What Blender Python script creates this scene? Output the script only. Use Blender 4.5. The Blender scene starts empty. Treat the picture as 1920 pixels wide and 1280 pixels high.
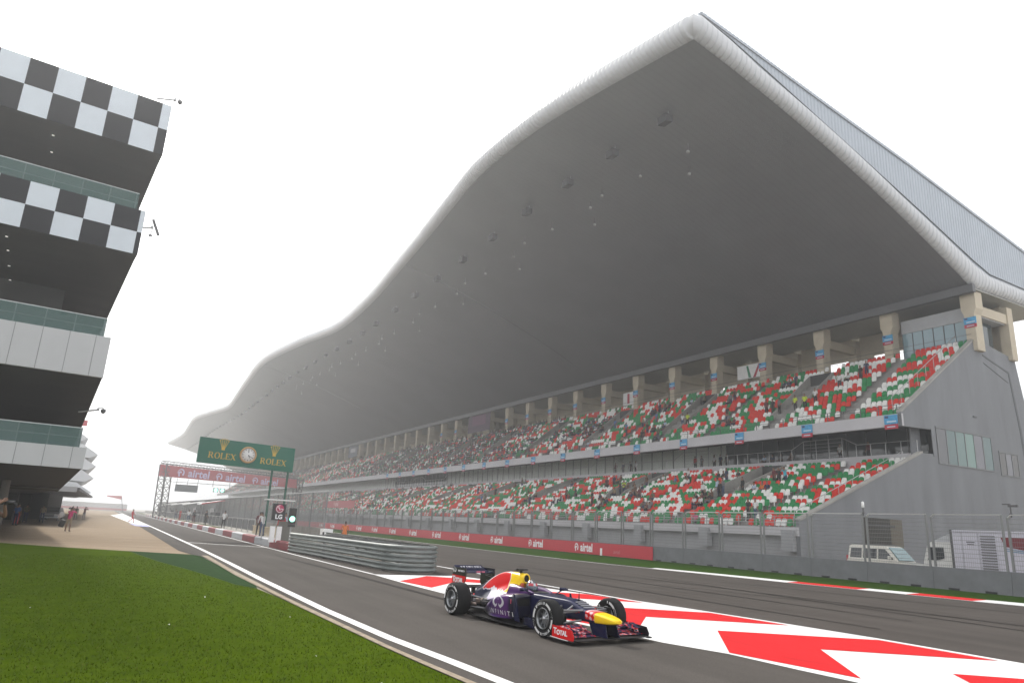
import bpy, bmesh, math, random
import numpy as np
from mathutils import Vector, Matrix, Euler
from mathutils.bvhtree import BVHTree
random.seed(7)
R = math.radians
C = bpy.context.scene.collection
S = bpy.context.scene

# ---------------------------------------------------------------- camera
# world: +Y runs down the straight away from the camera, +X towards the grandstand, Z up (metres)
cam_d = bpy.data.cameras.new("camera")
cam = bpy.data.objects.new("camera", cam_d)
C.objects.link(cam)
cam_d.sensor_width = 36.0
cam_d.lens = 24.61
cam_d.clip_start = 0.1
cam_d.clip_end = 5000
def camera_axes(f=1312.5, v=(201.6, 949.4), s=0.0524):
    d1 = Vector((v[0] - 960, -(v[1] - 640), f)).normalized()
    p2 = Vector((v[0] + 1000 - 960, -(v[1] + 1000 * s - 640), f))
    up = p2.cross(d1).normalized()
    if up.y < 0: up = -up
    ri = d1.cross(up).normalized()
    if ri.x < 0: ri = -ri
    return ri, d1, up
_ri, _fw, _up = camera_axes()
_cr = Vector((_ri[0], _fw[0], _up[0])); _cu = Vector((_ri[1], _fw[1], _up[1])); _cf = Vector((_ri[2], _fw[2], _up[2]))
CAMH = 1.85
_m = Matrix((( _cr.x, _cu.x, -_cf.x, 0.0), (_cr.y, _cu.y, -_cf.y, 0.0), (_cr.z, _cu.z, -_cf.z, CAMH), (0, 0, 0, 1)))
cam.matrix_world = _m
S.camera = cam

# ---------------------------------------------------------------- light, sky, exposure
S.view_settings.view_transform = 'Standard'
S.view_settings.look = 'None'
S.view_settings.exposure = 0.18
S.view_settings.gamma = 1.0
SUN_DIR = Vector((-0.065, 0.785, 0.616)).normalized()      # towards the sun: high, ahead of the camera
W = bpy.data.worlds.new("World"); S.world = W; W.use_nodes = True
nt = W.node_tree; nt.nodes.clear()
wo = nt.nodes.new('ShaderNodeOutputWorld'); bg = nt.nodes.new('ShaderNodeBackground')
sky = nt.nodes.new('ShaderNodeTexSky'); sky.sky_type = 'NISHITA'; sky.sun_disc = False
sky.sun_elevation = math.asin(SUN_DIR.z); sky.sun_rotation = math.atan2(SUN_DIR.x, SUN_DIR.y)
sky.air_density = 1.0; sky.dust_density = 8.0; sky.ozone_density = 1.0
hs = nt.nodes.new('ShaderNodeHueSaturation'); hs.inputs['Saturation'].default_value = 0.12
mx = nt.nodes.new('ShaderNodeMix'); mx.data_type = 'RGBA'
mx.inputs['Factor'].default_value = 0.82                  # thick white haze over the whole sky
mx.inputs['B'].default_value = (15.0, 15.1, 15.3, 1)
nt.links.new(sky.outputs['Color'], hs.inputs['Color']); nt.links.new(hs.outputs['Color'], mx.inputs['A'])
nt.links.new(mx.outputs['Result'], bg.inputs['Color']); bg.inputs['Strength'].default_value = 0.10
nt.links.new(bg.outputs[0], wo.inputs['Surface'])
sun_d = bpy.data.lights.new("sun", 'SUN'); sun = bpy.data.objects.new("sun", sun_d); C.objects.link(sun)
sun_d.energy = 2.9; sun_d.angle = R(4.5); sun_d.color = (1.0, 0.95, 0.87)
sun.rotation_euler = SUN_DIR.to_track_quat('Z', 'Y').to_euler()
S.cycles.use_denoising = True
S.cycles.max_bounces = 6; S.cycles.diffuse_bounces = 3; S.cycles.glossy_bounces = 3
S.cycles.transmission_bounces = 4; S.cycles.volume_bounces = 0; S.cycles.transparent_max_bounces = 12

# ---------------------------------------------------------------- materials
MATS = {}
def mat(name, col, rough=0.6, metal=0.0, var=0.0, scale=3.0, bump=0.0, bscale=40.0, coat=0.0, spec=0.5, emit=None, alpha=None, col2=None, stretch=None):
    if name in MATS: return MATS[name]
    m = bpy.data.materials.new(name); m.use_nodes = True
    t = m.node_tree; b = t.nodes['Principled BSDF']
    b.inputs['Roughness'].default_value = rough; b.inputs['Metallic'].default_value = metal
    b.inputs['Specular IOR Level'].default_value = spec
    c4 = (*col, 1.0); b.inputs['Base Color'].default_value = c4
    if coat: b.inputs['Coat Weight'].default_value = coat; b.inputs['Coat Roughness'].default_value = 0.05
    if emit: b.inputs['Emission Color'].default_value = (*emit[0], 1); b.inputs['Emission Strength'].default_value = emit[1]
    if alpha is not None: b.inputs['Alpha'].default_value = alpha
    if var or bump:
        tc = t.nodes.new('ShaderNodeTexCoord'); src = tc.outputs['Object']
        if stretch:
            mp = t.nodes.new('ShaderNodeMapping'); mp.inputs['Scale'].default_value = stretch
            t.links.new(src, mp.inputs['Vector']); src = mp.outputs['Vector']
        if var:
            n = t.nodes.new('ShaderNodeTexNoise'); n.inputs['Scale'].default_value = scale; n.inputs['Detail'].default_value = 8; n.inputs['Roughness'].default_value = 0.65
            t.links.new(src, n.inputs['Vector'])
            r = t.nodes.new('ShaderNodeValToRGB'); r.color_ramp.elements[0].position = 0.3; r.color_ramp.elements[1].position = 0.72
            a = col2 if col2 else tuple(c * (1 - var) for c in col)
            bb = col if col2 else tuple(min(1, c * (1 + var)) for c in col)
            r.color_ramp.elements[0].color = (*a, 1); r.color_ramp.elements[1].color = (*bb, 1)
            t.links.new(n.outputs['Fac'], r.inputs['Fac']); t.links.new(r.outputs['Color'], b.inputs['Base Color'])
        if bump:
            n2 = t.nodes.new('ShaderNodeTexNoise'); n2.inputs['Scale'].default_value = bscale; n2.inputs['Detail'].default_value = 4
            t.links.new(src, n2.inputs['Vector'])
            bp = t.nodes.new('ShaderNodeBump'); bp.inputs['Strength'].default_value = bump; bp.inputs['Distance'].default_value = 0.02
            t.links.new(n2.outputs['Fac'], bp.inputs['Height']); t.links.new(bp.outputs['Normal'], b.inputs['Normal'])
    MATS[name] = m
    return m

# ---------------------------------------------------------------- mesh builder
class MB:
    def __init__(s): s.v = []; s.f = []; s.m = []; s.sm = []
    def add(s, vs, fs, m=0, smooth=False, fm=None):
        o = len(s.v); s.v += [tuple(x) for x in vs]
        for i, f in enumerate(fs):
            s.f.append(tuple(k + o for k in f)); s.m.append(fm[i] if fm else m); s.sm.append(smooth)
        return s
    def box(s, c, d, m=0, rz=0.0, rx=0.0, ry=0.0):
        x, y, z = d[0] / 2, d[1] / 2, d[2] / 2
        vs = [Vector(p) for p in ((-x,-y,-z),(x,-y,-z),(x,y,-z),(-x,y,-z),(-x,-y,z),(x,-y,z),(x,y,z),(-x,y,z))]
        if rz or rx or ry:
            e = Euler((rx, ry, rz)).to_matrix(); vs = [e @ p for p in vs]
        c = Vector(c)
        return s.add([p + c for p in vs], [(0,3,2,1),(4,5,6,7),(0,1,5,4),(1,2,6,5),(2,3,7,6),(3,0,4,7)], m)
    def bx(s, x0, x1, y0, y1, z0, z1, m=0):
        return s.box(((x0+x1)/2, (y0+y1)/2, (z0+z1)/2), (abs(x1-x0), abs(y1-y0), abs(z1-z0)), m)
    def quad(s, a, b, c, d, m=0): return s.add([a, b, c, d], [(0,1,2,3)], m)
    def poly(s, pts, m=0): return s.add(pts, [tuple(range(len(pts)))], m)
    def prism(s, pts, off, m=0, smooth=False, mside=None):
        n = len(pts); off = Vector(off); a = [Vector(p) for p in pts]
        fs = [tuple(range(n))[::-1], tuple(range(n, 2*n))] + [(i, (i+1) % n, n + (i+1) % n, n + i) for i in range(n)]
        ms = [m, m] + [m if mside is None else mside] * n
        return s.add(a + [p + off for p in a], fs, m, smooth, ms)
    def cyl(s, p0, p1, r0, r1=None, n=12, m=0, cap=True, smooth=True):
        r1 = r0 if r1 is None else r1; p0 = Vector(p0); p1 = Vector(p1); d = (p1 - p0).normalized()
        u = d.orthogonal().normalized(); w = d.cross(u)
        vs = []
        for p, r in ((p0, r0), (p1, r1)):
            for i in range(n):
                a = 2*math.pi*i/n; vs.append(p + (u*math.cos(a) + w*math.sin(a))*r)
        s.add(vs, [(i, (i+1) % n, n + (i+1) % n, n + i) for i in range(n)], m, smooth)
        if cap: s.add(vs[:n], [tuple(range(n))[::-1]], m); s.add(vs[n:], [tuple(range(n))], m)
        return s
    def tube(s, pts, r, n=8, m=0, closed=False):
        for i in range(len(pts) - 1 + (1 if closed else 0)):
            s.cyl(pts[i], pts[(i+1) % len(pts)], r, r, n, m, True)
        return s
    def loft(s, rings, m=0, smooth=True, caps=True, closed=True):
        k = len(rings[0]); vs = [p for r in rings for p in r]; fs = []
        e = k if closed else k - 1
        for i in range(len(rings) - 1):
            for j in range(e):
                fs.append((i*k + j, i*k + (j+1) % k, (i+1)*k + (j+1) % k, (i+1)*k + j))
        s.add(vs, fs, m, smooth)
        if caps and closed:
            s.add(rings[0], [tuple(range(k))[::-1]], m); s.add(rings[-1], [tuple(range(k))], m)
        return s
    def lathe(s, prof, c, axis='y', n=32, m=0, fm=None):
        # prof: list of (radius, offset along axis)
        rings = []
        for i in range(n):
            a = 2*math.pi*i/n; ca, sa = math.cos(a), math.sin(a); ring = []
            for r, o in prof:
                if axis == 'y': ring.append((c[0] + r*ca, c[1] + o, c[2] + r*sa))
                elif axis == 'x': ring.append((c[0] + o, c[1] + r*ca, c[2] + r*sa))
                else: ring.append((c[0] + r*ca, c[1] + r*sa, c[2] + o))
            rings.append(ring)
        k = len(prof); vs = [p for r in rings for p in r]; fs = []; ms = []
        for i in range(n):
            for j in range(k - 1):
                fs.append((i*k + j, i*k + j + 1, ((i+1) % n)*k + j + 1, ((i+1) % n)*k + j)); ms.append(fm[j] if fm else m)
        return s.add(vs, fs, m, True, ms)
    def mesh(s, name, mats):
        me = bpy.data.meshes.new(name); me.from_pydata(s.v, [], s.f)
        for mt in (mats if isinstance(mats, (list, tuple)) else [mats]): me.materials.append(mt)
        me.polygons.foreach_set('material_index', s.m); me.polygons.foreach_set('use_smooth', s.sm)
        me.update(); return me
    def build(s, name, mats, parent=None, loc=None, rz=0.0, fix=True, bevel=0.0):
        me = s.mesh(name, mats)
        if fix:
            bm = bmesh.new(); bm.from_mesh(me); bmesh.ops.recalc_face_normals(bm, faces=bm.faces); bm.to_mesh(me); bm.free()
        o = bpy.data.objects.new(name, me); C.objects.link(o)
        if parent: o.parent = parent
        if loc: o.location = loc
        if rz: o.rotation_euler = (0, 0, rz)
        if bevel:
            b = o.modifiers.new('bevel', 'BEVEL'); b.width = bevel; b.segments = 2; b.limit_method = 'ANGLE'; b.angle_limit = R(40)
        return o
def tag(o, label=None, cat=None, group=None, kind=None):
    if label: o['label'] = label
    if cat: o['category'] = cat
    if group: o['group'] = group
    if kind: o['kind'] = kind
    return o
def thing(name, label, cat, loc=(0,0,0), rz=0.0, group=None):
    o = bpy.data.objects.new(name, None); C.objects.link(o); o.location = loc; o.rotation_euler = (0, 0, rz); o.empty_display_size = 0.2
    return tag(o, label, cat, group)
def dup(o, loc=None, rz=None, label=None, group=None, parent=None):
    c = o.copy(); C.objects.link(c)
    if parent: c.parent = parent
    if loc is not None: c.location = loc
    if rz is not None: c.rotation_euler = (0, 0, rz)
    if label: c['label'] = label
    if group: c['group'] = group
    for ch in list(o.children): dup(ch, parent=c)
    return c
def text_mesh(s, size, ext=0.004, bold=0.0, sx=1.0, space=1.0, shear=0.0):
    cu = bpy.data.curves.new('lettering', 'FONT'); cu.body = s; cu.size = size; cu.extrude = ext; cu.offset = bold
    cu.align_x = 'CENTER'; cu.align_y = 'CENTER'; cu.space_character = space; cu.shear = shear; cu.resolution_u = 3
    o = bpy.data.objects.new('lettering', cu); C.objects.link(o)
    dg = bpy.context.evaluated_depsgraph_get(); me = bpy.data.meshes.new_from_object(o.evaluated_get(dg))
    bpy.data.objects.remove(o); bpy.data.curves.remove(cu)
    if sx != 1.0:
        for v in me.vertices: v.co.x *= sx
    return me
def frame(o, u, w, p):
    # place an object so that its local x runs along u and local y along w (text plane), at p
    u = Vector(u).normalized(); w = Vector(w); w = (w - u*w.dot(u)).normalized(); n = u.cross(w)
    o.matrix_local = Matrix(((u.x, w.x, n.x, p[0]), (u.y, w.y, n.y, p[1]), (u.z, w.z, n.z, p[2]), (0,0,0,1)))
def put_text(s, size, m, u, w, p, parent=None, name='lettering', **k):
    me = text_mesh(s, size, **k); me.materials.clear(); me.materials.append(m)
    o = bpy.data.objects.new(name, me); C.objects.link(o)
    if parent: o.parent = parent
    frame(o, u, w, p); return o

# ---------------------------------------------------------------- common materials
M_concrete = mat('concrete', (0.30, 0.29, 0.27), 0.85, var=0.22, scale=0.8, bump=0.2, bscale=8)
M_greywall = mat('grey_paint', (0.175, 0.182, 0.196), 0.75, var=0.14, scale=0.5, stretch=(1.4, 1, .22), bump=.15, bscale=3)
M_barrier = mat('grey_barrier', (0.132, 0.138, 0.146), 0.75, var=0.16, scale=1.2)
M_steel = mat('galvanised_steel', (0.36, 0.37, 0.38), 0.42, 0.75, var=0.15, scale=6)
M_darksteel = mat('dark_steel', (0.10, 0.10, 0.105), 0.5, 0.3)
M_red = mat('red_board', (0.50, 0.018, 0.035), 0.5)
M_fence = mat('fence_grey', (0.20, 0.205, 0.205), 0.5, 0.2)
M_kred = mat('kerb_red', (0.50, 0.015, 0.02), 0.65, var=0.18, scale=3)
M_dred = mat('weathered_red', (0.20, 0.012, 0.018), 0.65, var=0.25, scale=4)
M_white = mat('white_paint', (0.78, 0.78, 0.78), 0.55, var=0.05, scale=2)
M_lgrey = mat('pale_grey_paint', (0.42, 0.43, 0.45), 0.6, var=0.08, scale=1.5)
M_black = mat('black_plastic', (0.012, 0.012, 0.014), 0.45)
M_whitelet = mat('white_lettering', (0.80, 0.80, 0.82), 0.5)

# ---------------------------------------------------------------- ground and road
def sheet(name, pts, z, m, kind='structure', label=None):
    b = MB(); b.poly([(p[0], p[1], z) for p in pts]); o = b.build(name, m); 
    for p in o.data.polygons:
        if p.normal.z < 0: p.flip()
    return tag(o, kind=kind, label=label)
def strip(left, right, z): # quads between two polylines of equal length
    b = MB()
    for i in range(len(left) - 1):
        b.quad((*left[i], z), (*right[i], z), (*right[i+1], z), (*left[i+1], z))
    return b
def asphalt(name, base, seed):
    m = bpy.data.materials.new(name); m.use_nodes = True; t = m.node_tree; b = t.nodes['Principled BSDF']
    b.inputs['Roughness'].default_value = 0.95; b.inputs['Specular IOR Level'].default_value = 0.08
    tc = t.nodes.new('ShaderNodeTexCoord')
    mp = t.nodes.new('ShaderNodeMapping'); mp.inputs['Scale'].default_value = (1.1, 0.05, 1); mp.inputs['Location'].default_value = (seed, seed*2, 0); mp.inputs['Rotation'].default_value = (0, 0, R(3))
    t.links.new(tc.outputs['Object'], mp.inputs['Vector'])
    n1 = t.nodes.new('ShaderNodeTexNoise'); n1.inputs['Scale'].default_value = 1.3; n1.inputs['Detail'].default_value = 6    # long streaks of rubber
    t.links.new(mp.outputs['Vector'], n1.inputs['Vector'])
    n2 = t.nodes.new('ShaderNodeTexNoise'); n2.inputs['Scale'].default_value = 90; n2.inputs['Detail'].default_value = 3      # stone grain
    t.links.new(tc.outputs['Object'], n2.inputs['Vector'])
    n3 = t.nodes.new('ShaderNodeTexNoise'); n3.inputs['Scale'].default_value = 0.25; n3.inputs['Detail'].default_value = 4
    t.links.new(tc.outputs['Object'], n3.inputs['Vector'])
    def ramp(src, a, c, p0=.3, p1=.7):
        r = t.nodes.new('ShaderNodeMapRange'); r.inputs['From Min'].default_value = p0; r.inputs['From Max'].default_value = p1
        r.inputs['To Min'].default_value = a; r.inputs['To Max'].default_value = c; t.links.new(src, r.inputs['Value']); return r.outputs['Result']
    def mul(a, c):
        q = t.nodes.new('ShaderNodeMath'); q.operation = 'MULTIPLY'; t.links.new(a, q.inputs[0]); t.links.new(c, q.inputs[1]); return q.outputs[0]
    f = mul(mul(ramp(n1.outputs['Fac'], .86, 1.11), ramp(n2.outputs['Fac'], .72, 1.28)), ramp(n3.outputs['Fac'], .90, 1.10))
    vm = t.nodes.new('ShaderNodeVectorMath'); vm.operation = 'SCALE'; vm.inputs[0].default_value = base
    t.links.new(f, vm.inputs['Scale']); t.links.new(vm.outputs['Vector'], b.inputs['Base Color'])
    bp = t.nodes.new('ShaderNodeBump'); bp.inputs['Strength'].default_value = 0.35; bp.inputs['Distance'].default_value = 0.01
    t.links.new(n2.outputs['Fac'], bp.inputs['Height']); t.links.new(bp.outputs['Normal'], b.inputs['Normal'])
    return m
M_pit = asphalt('pit_lane_asphalt', (0.078, 0.070, 0.064), 3)
M_track = asphalt('track_asphalt', (0.066, 0.058, 0.053), 11)
M_sand = mat('dusty_ground', (0.30, 0.26, 0.20), 0.95, var=0.2, scale=0.1)
M_apron = mat('beige_apron', (0.32, 0.255, 0.19), 0.9, var=0.18, scale=0.9, stretch=(0.25, 1.4, 1), spec=0.0)
M_line = mat('road_marking_white', (0.70, 0.70, 0.70), 0.7, var=0.14, scale=1.1, bump=.3, bscale=90, stretch=(2.5, .35, 1))
M_mark_red = mat('road_marking_red', (0.56, 0.014, 0.018), 0.8, var=0.14, scale=1.3, bump=.3, bscale=90, stretch=(2.2, .4, 1), spec=.1)
M_mark_blue = mat('road_marking_blue', (0.10, 0.12, 0.42), 0.6, var=0.1, scale=2)
def grass_mat(name, a, c):
    m = mat(name, a, 0.9, var=0.1, scale=2.5, col2=c, bump=0.8, bscale=60, spec=0.0); return m
M_grass = grass_mat('short_grass', (0.070, 0.108, 0.005), (0.044, 0.074, 0.004))
M_grass_dark = grass_mat('verge_grass', (0.036, 0.078, 0.009), (0.024, 0.052, 0.007))
M_turf = mat('green_painted_asphalt', (0.034, 0.062, 0.028), 0.9, var=0.15, scale=3, spec=0.0)

sheet('ground', [(-500, -40), (500, -40), (500, 1500), (-500, 1500)], -0.012, M_sand)
sheet('apron', [(-60, 46.5), (-9.0, 43.4), (-4.02, 40.69), (-1.38, 38.2), (1.12, 36.5), (3.55, 35.0), (3.55, 430), (-60, 430)], -0.006, M_apron)
sheet('track', [(8.4, -40), (60, -40), (36.4, 10), (30.5, 15), (28.7, 33), (27.5, 60), (27.5, 520), (8.4, 520)], 0.0, M_track)
sheet('pit_lane', [(4.0, -40), (11, -40), (10.1, 2), (9.6, 9), (9.0, 26), (8.9, 430), (3.3, 430), (3.3, 38), (4.1, 30)], 0.004, M_pit)
# lawn: a finely divided sheet with blades on the part near the camera
lawn_pts = [(-60, 46.5), (-9.0, 43.4), (-4.02, 40.69), (-1.38, 38.2), (1.12, 36.5), (1.25, 35.5), (2.0, 29.6), (2.66, 25.9), (3.06, 23.2), (3.34, 21.0), (3.72, 19.8), (3.82, 18), (3.88, 15.91), (3.95, 12.97), (4.0, 10.87), (4.07, 9.35), (4.13, 8.34), (4.3, 5), (4.4, -20), (-60, -20)]
sheet('lawn', lawn_pts, 0.006, M_grass)
sheet('green_strip', [(1.12, 36.5), (3.55, 35.0), (3.82, 33.9), (3.84, 28.2), (3.78, 24.0), (3.82, 20.6), (3.72, 19.8), (3.34, 21.0), (3.06, 23.2), (2.66, 25.9), (2.0, 29.6), (1.25, 35.5)], 0.008, M_turf)
conc = [(3.9, 34.2, 4.16), (3.85, 28.2, 4.05), (3.78, 24.0, 3.94), (3.82, 20.6, 3.97), (3.88, 15.9, 4.03), (3.95, 13, 4.08), (4.0, 10.9, 4.11), (4.07, 9.35, 4.18), (4.13, 8.3, 4.25), (4.3, 5, 4.42), (4.4, -5, 4.5)]
M_edging = mat('concrete_edging', (0.30, 0.25, 0.19), 0.9, spec=0.1, var=0.3, scale=4, bump=.4, bscale=12)
strip_b = MB()
for i in range(len(conc) - 1):
    a, b_ = conc[i], conc[i+1]
    strip_b.quad((a[0], a[1], .02), (a[2], a[1], .02), (b_[2], b_[1], .02), (b_[0], b_[1], .02))
    strip_b.quad((a[2], a[1], .02), (a[2], a[1], 0), (b_[2], b_[1], 0), (b_[2], b_[1], .02))
tag(strip_b.build('concrete_edging', M_edging), kind='structure')
pl = [(4.36, 400), (4.36, 120), (4.40, 60), (4.40, 40), (4.32, 30), (4.22, 22.8), (4.2, 15.4), (4.29, 11.7), (4.45, 9.5), (4.52, 8.2), (4.66, 4), (4.8, -10)]
tag(strip([p for p in pl], [(p[0] + .21, p[1]) for p in pl], 0.010).build('pit_entry_line', M_line), kind='structure')
pr = [(8.55, 400), (8.55, 60), (8.5, 47), (8.5, 36), (8.55, 30), (8.6, 25.3)]
tag(strip(pr, [(p[0] + .13, p[1]) for p in pr], 0.010).build('pit_wall_line', M_line), kind='structure')
b = MB(); b.quad((4.58, 48.4, .009), (8.5, 44.9, .009), (8.5, 44.6, .009), (4.58, 48.0, .009)); tag(b.build('crossing_line', M_line), kind='structure')
# white box with a blue end beside the fast lane
b = MB(); b.quad((2.95, 100, .010), (4.33, 96, .010), (4.33, 250, .010), (0.9, 190, .010)); tag(b.build('white_box_marking', M_line), kind='structure')
b = MB(); b.quad((2.95, 88, .010), (4.33, 86, .010), (4.33, 95.7, .010), (2.6, 100, .010), ); tag(b.build('blue_box_marking', M_mark_blue), kind='structure')
# far side of the track: line, kerb, verge
fl = [(27.6, 520), (27.6, 100), (27.25, 60), (27.05, 41), (27.2, 36), (27.75, 32.8)]
tag(strip(fl, [(p[0] + .18, p[1]) for p in fl], 0.010).build('track_edge_line', M_line), kind='structure')
verge_in = [(28.2, 520), (28.0, 100), (27.6, 60), (27.4, 41), (28.4, 33), (29.6, 25), (31.3, 16), (33.5, 8), (36, 0)]
verge_out = [(36.6, 520), (36.6, 100), (36.6, 60), (36.6, 41), (36.6, 33), (36.7, 25), (36.9, 16), (38, 8), (40, 0)]
tag(strip(verge_in, verge_out, 0.012).build('grass_verge', M_grass_dark), kind='structure')
ko = [(27.75, 32.8), (28.35, 28.4), (28.8, 24.2), (29.35, 20.9), (29.7, 18.9), (30.0, 16.4), (30.4, 14.6), (32.4, 8), (34.5, 2)]
kw = [.35, .7, .8, .85, .95, 1.05, 1.1, 1.1, 1.1]
for i in range(len(ko) - 1):
    a, c = ko[i], ko[i+1]; b = MB()
    b.quad((a[0], a[1], .014), (a[0]+kw[i], a[1], .05), (c[0]+kw[i+1], c[1], .05), (c[0], c[1], .014))
    b.quad((a[0]+kw[i], a[1], .05), (a[0]+kw[i]+.05, a[1], .0), (c[0]+kw[i+1]+.05, c[1], 0), (c[0]+kw[i+1], c[1], .05))
    tag(b.build('track_kerb', M_mark_red if i in (2, 4, 7) else M_line), kind='structure')
kl = [(27.62, 32.8), (28.2, 28.4), (28.65, 24.2), (29.2, 20.9), (29.55, 18.9), (29.85, 16.4), (30.25, 14.6), (32.25, 8)]
tag(strip(kl, [(p[0]+.12, p[1]) for p in kl], 0.011).build('kerb_line', M_line), kind='structure')
# red and white chevrons in the pit exit gore
def EL(y): # left edge of the gore
    return float(np.interp(y, [-6, 3, 6.9, 7.8, 9.2, 10.4, 18.8, 21.6, 25.3], [10.2, 9.75, 9.55, 9.47, 9.42, 9.06, 8.49, 8.48, 8.62]))
def ER(y):
    return float(np.interp(y, [-6, 3, 7.1, 9.9, 12.2, 14.9, 17, 20.9, 25.2], [14.5, 14.35, 14.3, 14.32, 14.15, 13.85, 13.55, 12.9, 11.9]))
ys = [25.1, 24, 21.6, 18.8, 16, 13, 10.4, 9.2, 7.8, 6.9, 3, -6]
g = MB()
g.quad((8.62, 25.3, .009), (9.25, 25.1, .009), (11.85, 25.15, .009), (EL(25.0), 25.0, .009))
for i in range(len(ys) - 1):
    g.quad((EL(ys[i]), ys[i], .009), (ER(ys[i]), ys[i], .009), (ER(ys[i+1]), ys[i+1], .009), (EL(ys[i+1]), ys[i+1], .009))
tag(g.build('gore_marking', M_line), kind='structure')
tl = [(27.6-13.3, -6), (14.3, 7.1), (14.32, 9.9), (14.15, 12.2), (13.85, 14.9), (13.55, 17), (13.4, 22), (13.4, 40), (13.2, 420)]
tag(strip([(p[0]-.02, p[1]) for p in tl], [(p[0] + .15, p[1]) for p in tl], 0.013).build('track_inner_line', M_line), kind='structure')
for k, ya in enumerate((24.75, 20.35, 15.85, 11.45, 6.9, 2.4)):
    ax = 10.5 + k * 0.32 if k < 3 else 11.46 + (k - 3) * .4
    th = 1.95 + .06 * k; bi = ya - th
    b = MB(); z = 0.014
    l0 = EL(ya - 2.3) + .10; l1 = EL(ya - 4.4) + .34; r0 = ER(ya - 1.8) - .08; r1 = ER(ya - 4.0) - .08
    b.poly([(ax, ya, z), (ax + .22, bi - .18, z), (l1, ya - 4.38, z), (l0, ya - 2.2, z)])
    b.poly([(ax, ya, z), (r0, ya - 1.72, z), (r1, ya - 4.0, z), (ax + .22, bi - .18, z)])
    tag(b.build('chevron_marking', M_mark_red), kind='structure')
# faint tyre marks on the track and the pit exit
M_skid = mat('tyre_mark', (0.043, 0.039, 0.037), 0.9, var=0.25, scale=2, stretch=(3, .3, 1), spec=0.05)
def mark(pts, w, z=0.0115):
    b = MB()
    for i in range(len(pts) - 1):
        (x0, y0), (x1, y1) = pts[i], pts[i+1]; ww = w*(.35 + .65*math.sin(math.pi*(i + .5)/(len(pts) - 1)))
        b.quad((x0 - ww/2, y0, z), (x0 + ww/2, y0, z), (x1 + ww/2, y1, z), (x1 - ww/2, y1, z))
    tag(b.build('tyre_mark', M_skid), kind='structure')
rm = random.Random(4)
for x0, y0, y1, bend, w in ((20.5, 30, 8, 1.4, .16), (22.3, 27, 5, -1.8, .14), (18.2, 40, 12, .8, .18), (24.4, 24, 9, 2.2, .12), (16.6, 34, 11, -.4, .16), (19.4, 22, 6, 3.0, .10), (7.4, 36, 12, .5, .22)):
    mark([(x0 + bend*math.sin(t_/14*1.6), y0 + (y1 - y0)*t_/14) for t_ in range(15)], w)
# lawn blades near the camera
rg = np.random.default_rng(5); NB = 90000
gy = 6.5 + 26*rg.random(NB)**1.7; edge = np.interp(gy, [6, 8.3, 10.9, 13, 16, 18, 19.8, 21, 23.2, 25.9, 29.6, 33], [4.2, 4.1, 3.98, 3.92, 3.84, 3.78, 3.66, 3.3, 3.0, 2.6, 1.95, 1.4])
gx = edge - (edge + 3 + gy*.42)*rg.random(NB)
ang = rg.random(NB)*2*np.pi; hgt = .012 + .022*rg.random(NB); wd = .004 + .003*(gy/10); ln_ = (rg.random((NB, 2)) - .5)*.05
bvv = np.zeros((NB, 3, 3)); bvv[:, 0] = np.stack([gx - wd*np.cos(ang), gy - wd*np.sin(ang), np.full(NB, .006)], 1); bvv[:, 1] = np.stack([gx + wd*np.cos(ang), gy + wd*np.sin(ang), np.full(NB, .006)], 1); bvv[:, 2] = np.stack([gx + ln_[:, 0], gy + ln_[:, 1], .006 + hgt], 1)
me = bpy.data.meshes.new('grass_blades'); me.vertices.add(NB*3); me.vertices.foreach_set('co', bvv.ravel()); me.loops.add(NB*3); me.loops.foreach_set('vertex_index', np.arange(NB*3)); me.polygons.add(NB); me.polygons.foreach_set('loop_start', np.arange(0, NB*3, 3)); me.polygons.foreach_set('loop_total', np.full(NB, 3))
for nm, c_ in (('blade_green', (.068, .108, .006)), ('blade_dark', (.054, .090, .005)), ('blade_straw', (.11, .115, .025)), ('blade_lime', (.084, .122, .008))): me.materials.append(mat(nm, c_, .8, spec=.05))
pm = rg.random(NB); patch = np.sin(gx*1.3 + 2*np.sin(gy*.5)) + np.sin(gy*.9 + gx*.4)
me.polygons.foreach_set('material_index', np.where(pm < .42 - .1*patch, 1, np.where(pm > .965, 2, np.where(pm > .72 - .12*patch, 3, 0))).astype(np.int32)); me.update(); me.validate()
o = bpy.data.objects.new('grass_blades', me); C.objects.link(o); tag(o, 'short grass blades covering the lawn', 'grass', kind='stuff')
# scraps lying on the grass
for k, (x, y) in enumerate(((1.2, 13.4), (2.8, 10.2), (-.9, 15.8), (3.1, 8.4), (.3, 9.1), (2.2, 17.5), (-2.4, 12.3), (3.3, 14.1))):
    b = MB(); b.poly([(.03*math.cos(a*1.05)*(1 + .4*math.sin(a*3 + k)), .025*math.sin(a*1.05), .012*math.sin(a*2 + k)) for a in range(6)]); o = b.build('paper_scrap', M_white); o.location = (x, y, .045); o.rotation_euler = (.3, .2*k, k); o.scale = (.55, .55, .55)
    tag(o, 'tiny pale scrap of litter lying on the short grass', 'litter', 'pale scraps of litter on the lawn')

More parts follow.
